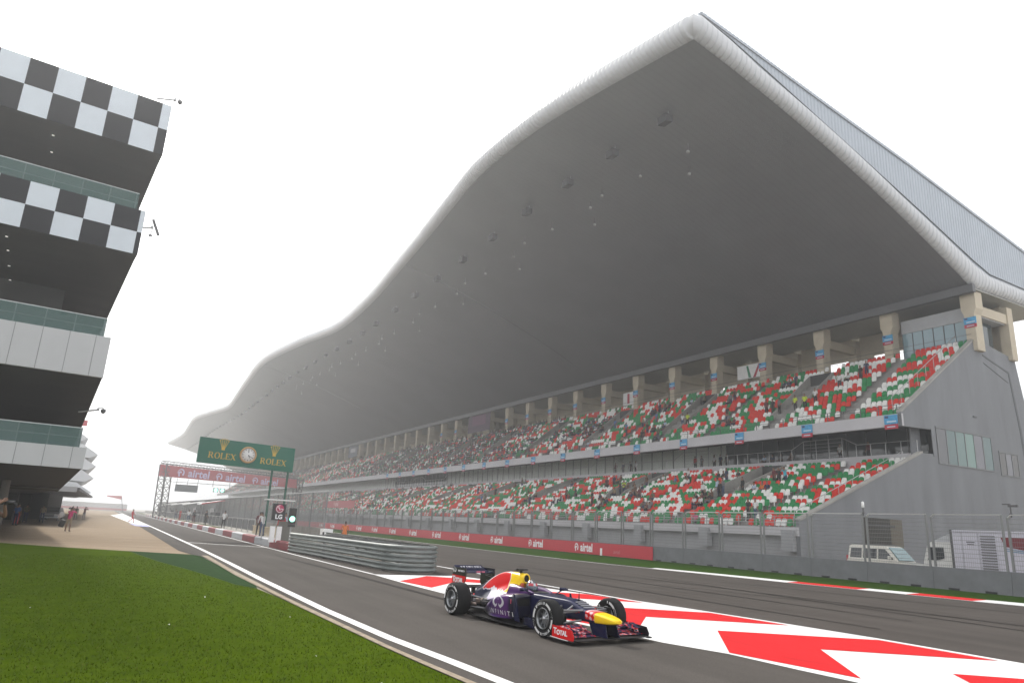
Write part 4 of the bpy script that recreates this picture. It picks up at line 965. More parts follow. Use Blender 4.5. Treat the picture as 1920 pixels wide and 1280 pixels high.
def cctv(loc, lb, dome):
    t = thing('security_camera', lb, 'camera', loc)
    b = MB(); b.cyl((-.9, 0, -.22), (0, 0, 0), .045, n=6); b.build('arm', M_steel, t)
    b = MB(); b.box((0, 0, .02), (.12, .18, .14)); b.build('housing', M_lgrey, t)
    b = MB()
    if dome: b.lathe([(.0, .1), (.11, .05), (.13, -.06), (.06, -.17), (0, -.19)], (.26, 0, 0), 'z', 12); b.cyl((0, 0, .1), (.26, 0, .12), .02, n=5)
    else: b.box((.18, 0, .05), (.12, .12, .9), ry=R(-25)); b.box((.0, 0, -.45), (.2, .08, .08)); b.cyl((.05, 0, -.1), (-.05, 0, -.55), .02, n=5)
    b.build('lens', M_darksteel, t)
cctv((-.55, 40.1, 24.15), 'dome camera on an arm at the top corner of the chequered building', 1)
cctv((-.45, 40.1, 16.4), 'antenna and camera bracket on the lower chequered balcony', 0)
cctv((-1.35, 44.5, 6.95), 'small camera sticking out below the white balconies', 1)
# second pit building further down, wedge-shaped balconies
fb = thing('far_pit_building', 'hazy far pit building with stacked pointed white balconies', 'building', (-3, 135, 0), R(3))
for z, tip in ((12.5, -1.6), (10.0, .25), (8.1, .3), (6.2, .3), (3.9, .35)):
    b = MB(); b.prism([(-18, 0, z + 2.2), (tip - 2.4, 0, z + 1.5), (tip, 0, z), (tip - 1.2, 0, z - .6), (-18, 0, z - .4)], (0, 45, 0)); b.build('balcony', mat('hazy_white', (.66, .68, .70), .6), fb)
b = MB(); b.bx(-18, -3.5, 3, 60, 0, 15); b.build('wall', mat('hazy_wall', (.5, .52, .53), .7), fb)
b = MB(); b.box((-3.0, -.2, 14.9), (1.6, .2, .9)); b.build('red_panel', M_red, fb)

# ================================================================ PEOPLE
M_skin = mat('skin_brown', (.20, .105, .065), .55); M_skin2 = mat('skin_dark', (.12, .062, .04), .55); M_hair = mat('hair_black', (.012, .010, .009), .6)
CLOTH = {'white': (.62, .62, .62), 'black': (.018, .018, .02), 'navy': (.02, .03, .08), 'red': (.45, .02, .025), 'maroon': (.12, .02, .03), 'grey': (.16, .16, .17), 'blue': (.08, .16, .36), 'cyan': (.08, .50, .62), 'khaki': (.26, .21, .13), 'olive': (.10, .10, .06), 'pink': (.55, .06, .18), 'lime': (.50, .62, .04), 'orange': (.60, .16, .03), 'denim': (.06, .09, .16), 'brown': (.10, .05, .03), 'green': (.03, .16, .06), 'pale_blue': (.40, .48, .60)}
def cloth(n): return mat('cloth_' + n, CLOTH[n], .85, var=.12, scale=14)
M_shoe = mat('shoes_dark', (.02, .02, .022), .6)
def person_mesh(pose, long_sleeves=False, shorts=False):
    n = {}; E = []
    def J(k, p, r, par=None, reg='shirt'):
        n[k] = (Vector(p), r, reg); 
        if par: E.append((par, k))
    hz = .95; ty = 0.0
    if pose == 'sit': hz = .50
    dz = hz - .95
    lean = -.10 if pose == 'photo' else (.0 if pose != 'lean' else -.22)
    J('pelvis', (0, 0, hz), (.15, .115), None, 'legs')
    J('belly', (0, lean*.3, 1.10 + dz), (.145, .105), 'pelvis'); J('chest', (0, lean*.7, 1.31 + dz), (.17, .12), 'belly')
    J('neck', (0, lean*.95, 1.47 + dz), (.055, .055), 'chest', 'skin'); J('jaw', (0, lean - .035, 1.56 + dz), (.062, .072), 'neck', 'skin'); J('head', (0, lean - .012, 1.655 + dz), (.078, .098), 'jaw', 'skin'); J('crown', (0, lean + .005, 1.73 + dz), (.05, .062), 'head', 'hair')
    J('nose', (0, lean - .128, 1.60 + dz), (.014, .016), 'jaw', 'skin')
    for s, t in ((-1, 'l'), (1, 'r')):
        J('sho' + t, (s*.185, lean*.8, 1.41 + dz), (.058, .058), 'chest')
        if pose in ('stand', 'lean'): el, wr = (s*.235, lean + .02, 1.14 + dz), (s*.225, lean - .09, .91 + dz)
        elif pose == 'walk': el, wr = (s*.23, s*.10, 1.15 + dz), (s*.22, s*.10 - .17, .94 + dz)
        elif pose == 'photo': el, wr = (s*.27, lean - .20, 1.30 + dz), (s*.085, lean - .25, 1.545 + dz)
        elif pose == 'cross': el, wr = (s*.245, .03, 1.15 + dz), (s*.02, -.17, 1.17 + dz)
        else: el, wr = (s*.235, -.06, 1.14 + dz), (s*.12, -.28, 1.05 + dz)
        J('elb' + t, el, (.042, .042), 'sho' + t); J('wri' + t, wr, (.028, .026), 'elb' + t, 'fore')
        d = (Vector(wr) - Vector(el)).normalized()
        if pose == 'photo': d = Vector((-s*.35, -.55, .6)).normalized()
        pal = Vector(wr) + d*.07; side = Vector((0, -1, 0)) if abs(d.z) > .7 else Vector((0, 0, 1)); side = (side - d*side.dot(d)).normalized()
        J('pal' + t, pal, (.034, .022), 'wri' + t, 'skin')
        crl = d.cross(side)*(-s if pose != 'photo' else s)
        for q, (o_, L) in enumerate(((-.028, .062), (-.010, .075), (.010, .072), (.027, .055))):
            b0 = pal + d*.035 + side*o_; J('f%d%s' % (q, t), b0, (.0095, .0095), 'pal' + t, 'skin'); J('g%d%s' % (q, t), b0 + d*L*.75 + crl*.022, (.008, .008), 'f%d%s' % (q, t), 'skin')
        tb = Vector(wr) + d*.035 + side*.036; J('t0' + t, tb, (.011, .011), 'pal' + t, 'skin'); J('t1' + t, tb + d*.04 + side*.02 + crl*.02, (.009, .009), 't0' + t, 'skin')
        J('hip' + t, (s*.095, 0, hz - .05), (.092, .10), 'pelvis', 'legs')
        if pose == 'sit': kn, an = (s*.13, -.43, hz + .03), (s*.13, -.40, hz - .40)
        elif pose == 'walk': kn, an = (s*.10, -.10 - s*.10, .50), (s*.10, .06 - s*.30, .09 + (.05 if s < 0 else 0))
        else: kn, an = (s*.115, -.012, .50), (s*.13, .03, .085)
        J('kne' + t, kn, (.06, .062), 'hip' + t, 'legs'); J('cal' + t, Vector(kn).lerp(Vector(an), .35) + Vector((0, .012, 0)), (.052, .055), 'kne' + t, 'calf'); J('ank' + t, an, (.037, .042), 'cal' + t, 'calf'); J('toe' + t, (an[0]*1.08, an[1] - .16, an[2] - .045), (.038, .03), 'ank' + t, 'shoe'); J('hee' + t, (an[0], an[1] + .04, an[2] - .045), (.034, .034), 'ank' + t, 'shoe')
    keys = list(n); idx = {k: i for i, k in enumerate(keys)}
    me = bpy.data.meshes.new('skeleton'); me.from_pydata([n[k][0] for k in keys], [(idx[a], idx[b]) for a, b in E], []); me.update()
    o = bpy.data.objects.new('skeleton', me); C.objects.link(o); sk = o.modifiers.new('skin', 'SKIN')
    for k in keys:
        v = me.skin_vertices[0].data[idx[k]]; v.radius = n[k][1]; v.use_root = (k == 'pelvis')
    ss = o.modifiers.new('sub', 'SUBSURF'); ss.levels = 1; ss.render_levels = 1
    dg = bpy.context.evaluated_depsgraph_get(); out = bpy.data.meshes.new_from_object(o.evaluated_get(dg)); out.name = 'person_body'
    bpy.data.objects.remove(o); bpy.data.meshes.remove(me)
    REG = {'skin': 0, 'hair': 1, 'shirt': 2, 'legs': 3, 'shoe': 4, 'fore': 2 if long_sleeves else 0, 'calf': 0 if shorts else 3}
    segs = [(n[a][0], n[b][0], n[b][2], b) for a, b in E]
    out.materials.clear()
    for m in (M_skin, M_hair, cloth('white'), cloth('navy'), M_shoe): out.materials.append(m)
    hz_, hy = n['head'][0].z, n['head'][0].y
    for p in out.polygons:
        c = p.center; best = 1e9; reg = 'skin'
        for a, b, rg, nm in segs:
            ab = b - a; t_ = max(0, min(1, (c - a).dot(ab)/max(ab.length_squared, 1e-9))); dd = (c - a - ab*t_).length - .0
            if nm.startswith(('f', 'g', 't0', 't1', 'pal')): dd -= .01
            if nm.startswith('hip'): dd += .03
            if dd < best: best = dd; reg = rg
        if c.z > hz_ - .09 and (c.z > hz_ + .035 or c.y > hy + .045) : reg = 'hair'
        p.material_index = REG[reg]; p.use_smooth = True
    return out
PM = {}
def person(loc, rz, pose, shirt, trousers, label, sleeves=False, shorts=False, group=None, scale=1.0, dark=False):
    k = (pose, sleeves, shorts)
    if k not in PM: PM[k] = person_mesh(*k)
    o = bpy.data.objects.new('person', PM[k]); C.objects.link(o); o.location = loc; o.rotation_euler = (0, 0, rz); o.scale = (scale,)*3
    for i, m in ((2, cloth(shirt)), (3, cloth(trousers)), (0, M_skin2 if dark else M_skin)):
        o.material_slots[i].link = 'OBJECT'; o.material_slots[i].material = m
    return tag(o, label, 'person', group)
def zl(x): return LZ0 + LH*int((x - LX0)/LD)
def zu(x): return UZ0 + UH*int((x - UX0)/UD)
FX = -math.pi/2      # facing the track (-X)
def lo(x, y, pose, s, t, lb, **k):
    xx = LX0 + LD*int((x - LX0)/LD) + (.45 if pose == 'sit' else .35); return person((xx, y, zl(x) + .0), FX + random.uniform(-.3, .3), pose, s, t, lb, group='spectators in the lower tier', **k)
def up_(x, y, pose, s, t, lb, **k):
    xx = UX0 + UD*int((x - UX0)/UD) + (.45 if pose == 'sit' else .35); return person((xx, y, zu(x)), FX + random.uniform(-.3, .3), pose, s, t, lb, group='spectators in the upper tier', **k)
lo(45.6, 47.9, 'sit', 'black', 'navy', 'seated spectator in black, left end of the dark group below the first stair entrance')
lo(45.6, 47.2, 'sit', 'maroon', 'black', 'seated spectator in maroon among the dark group below the first stair entrance')
lo(46.4, 47.6, 'sit', 'black', 'black', 'seated spectator in black, upper row of the dark group below the first stair entrance')
lo(46.4, 46.8, 'sit', 'brown', 'black', 'seated spectator in brown, upper row of the dark group below the stair entrance')
lo(44.8, 47.3, 'sit', 'white', 'navy', 'seated spectator in white in front of the dark seated group')
lo(44.8, 46.5, 'sit', 'white', 'black', 'seated spectator in white, right of the other white shirt before the dark group')
lo(45.6, 46.3, 'sit', 'black', 'grey', 'seated spectator in black, right end of the dark seated group')
lo(47.6, 48.6, 'stand', 'white', 'black', 'spectator in white shirt and black trousers standing left of the first stair entrance', sleeves=True)
lo(48.1, 47.6, 'stand', 'pale_blue', 'denim', 'spectator in pale blue shirt standing at the first stair entrance', sleeves=True)
lo(47.6, 46.5, 'stand', 'black', 'black', 'spectator all in black standing in front of the first stair entrance', sleeves=True)
lo(48.2, 44.6, 'stand', 'black', 'black', 'spectator all in black standing right of the first stair entrance', sleeves=True)
lo(48.1, 46.9, 'cross', 'grey', 'denim', 'spectator in grey with folded arms at the first stair entrance', sleeves=True)
lo(50.6, 42.0, 'photo', 'cyan', 'navy', 'spectator in bright cyan shirt raising a camera in the lower tier')
lo(50.6, 42.7, 'stand', 'black', 'black', 'spectator in black standing left of the cyan shirt', sleeves=True)
lo(50.6, 43.2, 'stand', 'maroon', 'black', 'spectator in maroon standing behind the cyan shirt')
lo(47.9, 43.4, 'sit', 'pale_blue', 'navy', 'spectator in pale blue sitting below the cyan shirt')
lo(47.9, 42.5, 'sit', 'orange', 'navy', 'spectator in orange sitting below the cyan shirt')
lo(47.9, 42.0, 'sit', 'navy', 'black', 'spectator in navy sitting beside the orange shirt')
lo(42.2, 38.2, 'stand', 'white', 'denim', 'spectator in white shirt standing behind the front railing')
lo(42.2, 38.9, 'stand', 'black', 'black', 'spectator in black standing behind the front railing')
lo(41.3, 43.0, 'sit', 'pink', 'grey', 'spectator in pink sitting in the front row')
lo(49.3, 62.9, 'stand', 'black', 'navy', 'security guard in black standing at the second stair entrance', sleeves=True)
lo(49.3, 62.2, 'cross', 'lime', 'navy', 'steward in lime vest at the second stair entrance')
rp = random.Random(9); tones = ['white', 'black', 'navy', 'maroon', 'grey', 'blue', 'brown', 'pale_blue', 'olive', 'khaki']
for q in range(18):
    lo(45 + rp.random()*8, 54 + rp.random()*14, rp.choice(('sit', 'sit', 'stand')), rp.choice(tones), rp.choice(('navy', 'black', 'denim')), 'small spectator among the seats between the first and third stair entrances of the lower tier')
for q in range(26):
    lo(44 + rp.random()*10, 74 + rp.random()*32, rp.choice(('sit', 'sit', 'stand')), rp.choice(tones), rp.choice(('navy', 'black', 'denim')), 'small distant spectator beyond the third stair entrance of the lower tier')
for i, (x, y, s, lb) in enumerate(((56.8, 44.4, 'lime', 'steward in lime vest, right of two at the first upper stair entrance'), (56.8, 45.5, 'lime', 'steward in lime vest, left of two at the first upper stair entrance'), (57.0, 43.8, 'white', 'spectator in white beside the stewards of the upper tier'), (56.8, 47.4, 'grey', 'spectator in grey standing left of the upper stewards'), (56.8, 48.2, 'black', 'spectator in black standing left of the upper stewards'), (56.8, 49.0, 'maroon', 'spectator in maroon standing left of the upper stewards'))):
    up_(x, y, 'stand', s, 'black', lb)
up_(56.9, 60.4, 'stand', 'lime', 'black', 'steward in lime vest at the second upper stair entrance'); up_(56.9, 61.2, 'stand', 'white', 'denim', 'spectator in white at the second upper stair entrance')
for q in range(30):
    up_(53.5 + rp.random()*8, 62 + rp.random()*30, rp.choice(('sit', 'sit', 'stand')), rp.choice(tones), rp.choice(('navy', 'black', 'denim')), 'small distant spectator in the upper tier beyond the second stair entrance')
for i, (x, y, pose, s, lb) in enumerate(((56.2, 58.9, 'stand', 'red', 'person in red standing at the concourse railing'), (56.2, 57.9, 'stand', 'grey', 'person in grey standing at the concourse railing beside the red shirt'), (56.4, 56.2, 'stand', 'white', 'person in white standing at the concourse railing'), (56.4, 55.3, 'stand', 'navy', 'person in navy standing at the concourse railing'), (56.4, 54.4, 'stand', 'black', 'person in black standing at the concourse railing'), (56.2, 40.7, 'stand', 'white', 'person in white on the concourse near the end wall'), (56.3, 38.0, 'stand', 'maroon', 'person in maroon on the concourse close to the end wall'), (56.2, 49.2, 'sit', 'pale_blue', 'person in pale blue sitting on the concourse'), (56.2, 48.2, 'sit', 'navy', 'person in navy sitting on the concourse'), (56.2, 47.2, 'sit', 'grey', 'person in grey sitting on the concourse'), (56.2, 46.0, 'sit', 'brown', 'person in brown sitting on the concourse'), (56.0, 69.0, 'stand', 'white', 'person in white on the far concourse'), (56.0, 70.1, 'stand', 'black', 'person in black on the far concourse'), (56.0, 71.5, 'stand', 'navy', 'person in navy on the far concourse'), (56.0, 73, 'stand', 'maroon', 'person in maroon on the far concourse'))):
    person((x, y, 8.9), FX, pose, s, 'black', lb, group='people on the concourse')
for cx, cy, n_, up__ in ((43.6, 52.4, 6, 0), (47.0, 57.6, 7, 0), (50.5, 66.5, 6, 0), (46.5, 70.5, 7, 0), (44.2, 60.5, 5, 0), (51.8, 50.2, 4, 0), (60.2, 41.5, 4, 1), (55.5, 53.0, 5, 1), (60.5, 56.5, 5, 1), (55.0, 66.5, 6, 1), (61.0, 70.0, 8, 1), (57.5, 81.0, 7, 1), (62.0, 50.5, 4, 1)):
    for q in range(n_):
        (up_ if up__ else lo)(cx + rp.uniform(-.9, .9), cy + rp.uniform(-1.4, 1.4), rp.choice(('sit', 'sit', 'sit', 'stand')), rp.choice(('black', 'black', 'navy', 'maroon', 'grey', 'white', 'brown')), rp.choice(('black', 'navy')), 'small spectator in a loose dark group among the %s tier seats' % ('upper' if up__ else 'lower'))
# distant crowd: one mass
cb = []
def crowd_fig(x, y, z, c):
    w = .19; h = .95
    v = [(x-.12, y-w, z+.42), (x+.10, y-w, z+.42), (x+.10, y+w, z+.42), (x-.12, y+w, z+.42), (x-.08, y-w*1.05, z+.95), (x+.08, y-w*1.05, z+.95), (x+.08, y+w*1.05, z+.95), (x-.08, y+w*1.05, z+.95),
         (x-.45, y-w, z+.36), (x-.45, y+w, z+.36), (x-.45, y-w, z+.52), (x-.45, y+w, z+.52)]
    f = [((0,3,7,4), c), ((4,7,6,5), c), ((0,4,5,1), c), ((3,2,6,7), c), ((1,5,6,2), c), ((8,9,11,10), 5), ((10,11,3,0), 5)]
    hd = [(x + .085*math.cos(a)*cz, y + .085*math.sin(a)*cz, z + 1.1 + .12*sz) for sz, cz in ((-1, .5), (0, 1), (1, .5)) for a in [R(60*i) for i in range(6)]]
    hf = [((r_*6 + i, r_*6 + (i+1) % 6, (r_+1)*6 + (i+1) % 6, (r_+1)*6 + i), 6 if r_ == 0 else 7) for r_ in range(2) for i in range(6)] + [((12, 13, 14, 15, 16, 17), 7)]
    return v, f, hd, hf
CM = MB(); cm_mats = [cloth('white'), cloth('black'), cloth('maroon'), cloth('navy'), cloth('grey'), cloth('denim'), M_skin, M_hair]
for q in range(7600):
    tier = rp.random() < .30
    y = 78 + (rp.random()**1.3)*336
    if tier:
        i = rp.randrange(0, LN); x, z = LX0 + LD*i + .55, LZ0 + LH*i
        if rp.random() < .45: continue
    else:
        i = rp.randrange(0, UN); x, z = UX0 + UD*i + .55, UZ0 + UH*i
    if in_gap(y, i, tier) or (y < 105 and not tier and rp.random() < .5) or (y < 120 and tier): continue
    if math.sin(y*.13 + i*.5) + math.sin(y*.041 + 2) < -.6: continue
    v, f, hv, hf = crowd_fig(x, y, z, rp.choice((0, 1, 1, 1, 1, 2, 3, 3, 4, 5)))
    CM.add(v, [a for a, _ in f], fm=[b_ for _, b_ in f]); CM.add(hv, [a for a, _ in hf], fm=[b_ for _, b_ in hf])
tag(CM.build('crowd', cm_mats, fix=False), 'distant crowd of seated spectators filling the far rows of the grandstand', 'crowd', kind='stuff')
# pit lane people
PIT = 'people in the pit lane'
person((3.05, 107, 0), R(100), 'walk', 'red', 'red', 'marshal in red overalls walking on the white painted box in the pit lane', sleeves=True)
pk = person((-2.2, 60.2, 0), R(160), 'photo', 'pink', 'khaki', 'photographer in pink top and khaki shorts standing at the edge of the building shade', shorts=True)
person((-2.5, 110, 0), R(150), 'photo', 'maroon', 'grey', 'photographer in maroon and grey, right end of the group by the silver car', sleeves=True)
person((-3.4, 109, 0), R(170), 'stand', 'black', 'black', 'person in black standing in the group right of the silver car', sleeves=True)
person((-3.9, 111, 0), R(190), 'stand', 'olive', 'black', 'person in olive standing in the group right of the silver car', sleeves=True)
person((-5.4, 84, 0), R(180), 'stand', 'khaki', 'navy', 'person in pale khaki shirt standing in the shade left of the silver car')
person((-6.6, 82, 0), R(180), 'cross', 'olive', 'navy', 'person in olive shirt standing in the shade between the red trousers and khaki shirt')
person((-6.5, 73.5, 0), R(170), 'stand', 'grey', 'red', 'mechanic in grey shirt and red trousers standing in the shade under the building')
person((-6.3, 70.5, 0), R(150), 'stand', 'blue', 'navy', 'person in blue standing in the shade beside the red trousers')
for i, (x, y, s, t, ps, lb) in enumerate(((10.0, 54.5, 'white', 'denim', 'lean', 'person in white shirt and jeans by the left green post'), (9.95, 55.6, 'maroon', 'black', 'stand', 'person in maroon beside the white shirt and jeans'), (9.9, 47.6, 'pale_blue', 'denim', 'lean', 'person in pale blue shirt leaning behind the pit exit board'), (9.55, 46.0, 'red', 'red', 'stand', 'marshal in red overalls beside the pit exit board'), (10.2, 76, 'white', 'black', 'lean', 'person in white leaning on the dark pit wall railing'), (10.1, 90, 'black', 'black', 'stand', 'person in black beside the nearest team stand'), (10.0, 102, 'black', 'maroon', 'stand', 'person in black and maroon on the pit wall grass'), (9.9, 108, 'white', 'denim', 'stand', 'person in white and jeans on the pit wall grass'), (10.2, 125, 'red', 'red', 'stand', 'distant person in red on the pit wall'), (10.2, 133, 'grey', 'navy', 'stand', 'distant person in grey on the pit wall'), (14.6, 49.5, 'orange', 'orange', 'lean', 'marshal in orange overalls behind the end of the pit wall'))):
    person((x, y, .34 if x < 13 else 0), R(200 - 40*(i % 3)), ps, s, t, lb, sleeves=(i % 3 == 0), group=PIT)
# things held: cameras
def camera_in_hand(loc, rz, lb, s=1.0):
    t = thing('photo_camera', lb, 'camera', loc, rz); t.scale = (s,)*3
    b = MB(); b.box((0, 0, 0), (.15, .075, .105)); b.box((0, .005, .065), (.06, .06, .04)); b.build('body', M_black, t, bevel=.008)
    b = MB(); b.lathe([(.0, -.04), (.037, -.04), (.04, -.12), (.048, -.22), (.05, -.24), (.04, -.24), (.035, -.20), (0, -.20)], (0, 0, 0), 'y', 20); b.build('lens', M_black, t)
camera_in_hand((-2.2 - .08, 60.2 - .26 + .0, 1.60), R(-10) + math.pi*0, 'black camera held up by the photographer in pink')
# photographer at the very left edge of the lawn
npg = person((-2.45, 20.0, 0), R(62), 'photo', 'brown', 'white', 'photographer in brown shirt and white shorts at the left edge of the lawn', shorts=True, scale=1.16)
camera_in_hand((-2.45 + .40, 20.0 - .20, 1.83), R(62), 'black camera at the face of the photographer on the lawn', 1.1)
bp_ = MB(); bp_.box((0, 0, 0), (.34, .2, .5)); bp_.box((0, -.11, -.08), (.26, .08, .25)); o = bp_.build('camera_bag', M_black, bevel=.04); o.location = (-2.62, 60.5, .55); o.rotation_euler = (R(8), R(12), R(20)); tag(o, 'dark camera bag hanging at the side of the photographer in pink', 'bag')

# ================================================================ VEHICLES
M_cream = mat('car_white', (.66, .64, .58), .3, coat=.6); M_carglass = mat('car_glass', (.02, .025, .03), .05, spec=.8); M_tyre = mat('tyre_rubber', (.011, .011, .012), .8, bump=.15, bscale=60, spec=.2); M_hub = mat('hub_silver', (.45, .45, .46), .35, .7)
def vehicle(name, label, cat, loc, rz, prof_body, prof_cab, w, wt, paint, wheels, glass, extra=None):
    # x forward; body outline and cabin outline are side profiles (x, z)
    t = thing(name, label, cat, loc, rz)
    b = MB(); ring = lambda pr, y, dy: [(x, y, z) for x, z in pr]
    hw = w/2
    b.loft([[(x*.985, -hw + .0, z) for x, z in prof_body], [(x, -hw - .0 + .06, z) for x, z in prof_body][:], [(x, hw - .06, z) for x, z in prof_body], [(x*.985, hw, z) for x, z in prof_body]], 0, False)
    zb, zt = min(z for _, z in prof_cab), max(z for _, z in prof_cab)
    def hy(z): return hw - .05 - (hw - .05 - wt/2)*(z - zb)/(zt - zb)
    b.loft([[(x, -hy(z), z) for x, z in prof_cab], [(x, hy(z), z) for x, z in prof_cab]], 0, False)
    b.build('body', paint, t, bevel=.03)
    for pts, nm in glass:
        for s in (-1, 1):
            g = MB(); g.prism([(x, s*(hy(z) + .006), z) for x, z in pts], (0, s*.006, 0)); g.build(nm, M_carglass, t)
    for x, r_ in wheels:
        for s in (-1, 1):
            wm = MB(); wm.lathe([(r_*.62, -.11), (r_*.93, -.11), (r_, -.07), (r_, .07), (r_*.93, .11), (r_*.62, .11)], (x, s*(hw - .10), r_), 'y', 24); wo = wm.build('wheel', M_tyre, t)
            wm = MB(); wm.lathe([(0, -.09), (r_*.62, -.10), (r_*.62, .10), (0, .09)], (x, s*(hw - .10), r_), 'y', 16); wm.build('hub', M_hub, wo)
    return t, hy
suv, hy = vehicle('parked_car', 'cream white off-road car with roof rails parked behind the catch fence by the end wall', 'car', (40.6, 26.6, 0), R(-90),
    [(-2.2, .45), (-2.22, 1.02), (-2.15, 1.12), (1.0, 1.10), (2.15, 1.0), (2.28, .85), (2.28, .42)], [(-2.15, 1.10), (-2.08, 1.86), (-1.9, 1.94), (.15, 1.94), (.35, 1.88), (1.02, 1.10)], 1.82, 1.46, M_cream, ((-1.4, .37), (1.45, .37)),
    [([(-2.0, 1.2), (-1.95, 1.74), (-1.25, 1.76), (-1.25, 1.2)], 'side_window'), ([(-1.15, 1.2), (-1.15, 1.76), (-.28, 1.77), (-.28, 1.2)], 'side_window'), ([(-.18, 1.2), (-.18, 1.77), (.22, 1.77), (.78, 1.2)], 'side_window')])
g = MB(); g.prism([(1.0 + .02, -.72, 1.16), (1.02, .72, 1.16), (.40, .66, 1.84), (.40, -.66, 1.84)], (.03, 0, .03)); g.build('windscreen', mat('screen_glass', (.12, .22, .24), .06, spec=.8), suv)
g = MB(); g.box((-2.2, -.82, 1.15), (.08, .1, .34)); g.build('tail_light', M_red, suv)
g = MB(); g.box((-2.2, .82, 1.15), (.08, .1, .34)); g.build('tail_light', M_red, suv)
for s in (-1, 1):
    g = MB(); g.box((.62, s*1.0, 1.3), (.12, .22, .16)); g.build('mirror', M_cream, suv, bevel=.02)
    g = MB(); g.tube([(-1.9, s*.62, 1.95), (-1.8, s*.62, 2.0), (0, s*.62, 2.0), (.1, s*.62, 1.95)], .025, 6); g.build('roof_rail', M_darksteel, suv)
# white truck with a louvred box
tr = thing('parked_truck', 'white box truck with louvred sides parked behind the catch fence beyond the white car', 'truck', (41.0, 22.4, 0), R(90))
M_tw = mat('truck_box_white', (.52, .51, .58), .5, var=.05, scale=1); M_cabw = mat('truck_cab_white', (.60, .60, .58), .35, coat=.3)
b = MB(); b.loft([[(1.75, s*1.05, .55), (1.80, s*1.05, 1.2), (1.55, s*1.03, 2.05), (1.35, s*1.0, 2.28), (.25, s*1.0, 2.3), (.25, s*1.05, .55)] for s in (-1, 1)], 0, False); cabo = b.build('cab', M_cabw, tr, bevel=.04)
for s in (-1, 1):
    g = MB(); g.prism([(1.55, s*1.055, 1.32), (1.40, s*1.045, 2.0), (.65, s*1.045, 2.02), (.65, s*1.055, 1.45), (1.1, s*1.055, 1.32)], (0, s*.01, 0)); g.build('window', M_carglass, cabo)
g = MB(); g.prism([(1.83, -.95, 1.25), (1.83, .95, 1.25), (1.58, .93, 2.02), (1.58, -.93, 2.02)], (.02, 0, .01)); g.build('windscreen', M_carglass, cabo)
b = MB(); b.loft([[(1.3, s*.9, 2.31), (.45, s*.9, 2.72), (.3, s*.9, 2.74), (.3, s*.9, 2.31)] for s in (-1, 1)], 0, False); b.build('wind_deflector', M_lgrey, tr)
b = MB(); b.bx(.05, .22, -1.1, 1.1, .9, 2.98); b.build('front_frame', M_darksteel, tr)
b = MB(); b.bx(-7.4, .05, -1.15, 1.15, .95, 2.85); b.bx(-7.4, .05, -1.18, 1.18, 2.85, 2.95); boxo = b.build('box', M_tw, tr)
for s in (-1, 1):
    b = MB()
    for i in range(13): b.box((-1.72, s*1.165, 1.05 + i*.135), (.72, .03, .055), rx=s*.3)
    b.build('louvre', M_darksteel, boxo)
    b = MB()
    for xx in (-.42, -1.25): b.box((xx, s*1.153, 1.9), (.015, .01, 1.85))
    b.build('door_seam', M_frame, boxo)
    b = MB(); b.box((-.85, s*1.155, 2.35), (.42, .012, .05)); b.box((-.85, s*1.155, 2.24), (.36, .012, .04)); b.build('small_mark', M_darksteel, boxo)
    b = MB(); b.prism([(-2.35, s*1.16, 2.65), (-5.2, s*1.16, 2.65), (-5.2, s*1.16, 2.1), (-3.4, s*1.16, 2.05), (-2.5, s*1.16, 2.2)], (0, s*.006, 0)); b.build('maroon_panel', mat('maroon_panel', (.16, .012, .022), .5), boxo)
    b = MB()
    for q in range(2): 
        for i in range(10):
            xa = -2.45 - i*.25; za = 2.08 - .1*math.sin(i/10*math.pi) - q*.09; zb_ = 2.08 - .1*math.sin((i+1)/10*math.pi) - q*.09
            b.prism([(xa, s*1.16, za), (xa - .25, s*1.16, zb_), (xa - .25, s*1.16, zb_ + .035), (xa, s*1.16, za + .035)], (0, s*.006, 0))
    b.build('blue_stripe', mat('stripe_blue', (.12, .25, .38), .5), boxo)
b = MB(); b.bx(-7.3, .2, -.5, .5, .55, .92); b.build('chassis', M_darksteel, tr)
for x in (1.0, -4.4, -5.6):
    for s in (-1, 1):
        wm = MB(); wm.lathe([(0, -.14), (.26, -.14), (.44, -.15), (.48, -.1), (.48, .1), (.44, .15), (.26, .14), (0, .14)], (x, s*.92, .48), 'y', 24); wm.build('wheel', M_tyre, tr)
sc, hy = vehicle('silver_car', 'silver estate car parked under the pit building canopy with its nose to the lane', 'car', (-5.4, 99.5, 0), R(-95),
    [(-2.2, .4), (-2.25, .85), (1.1, .95), (2.1, .78), (2.25, .6), (2.25, .3)], [(-2.1, .9), (-1.8, 1.45), (.1, 1.47), (1.15, .92)], 1.8, 1.3, mat('car_silver', (.55, .57, .6), .25, .5), ((-1.35, .33), (1.4, .33)), [([(-1.6, 1.0), (-1.5, 1.38), (-.2, 1.4), (-.2, 1.0)], 'side_window'), ([(-.1, 1.0), (-.1, 1.4), (.15, 1.38), (.75, 1.0)], 'side_window')])
g = MB(); g.prism([(1.15, -.75, .97), (1.15, .75, .97), (.2, .64, 1.45), (.2, -.64, 1.45)], (.03, 0, .03)); g.build('windscreen', M_carglass, sc)
for s in (-1, 1): g = MB(); g.box((2.2, s*.65, .66), (.1, .35, .12)); g.build('headlight', M_white, sc)
g = MB(); g.box((2.26, 0, .5), (.04, .9, .16)); g.build('grille', M_black, sc)

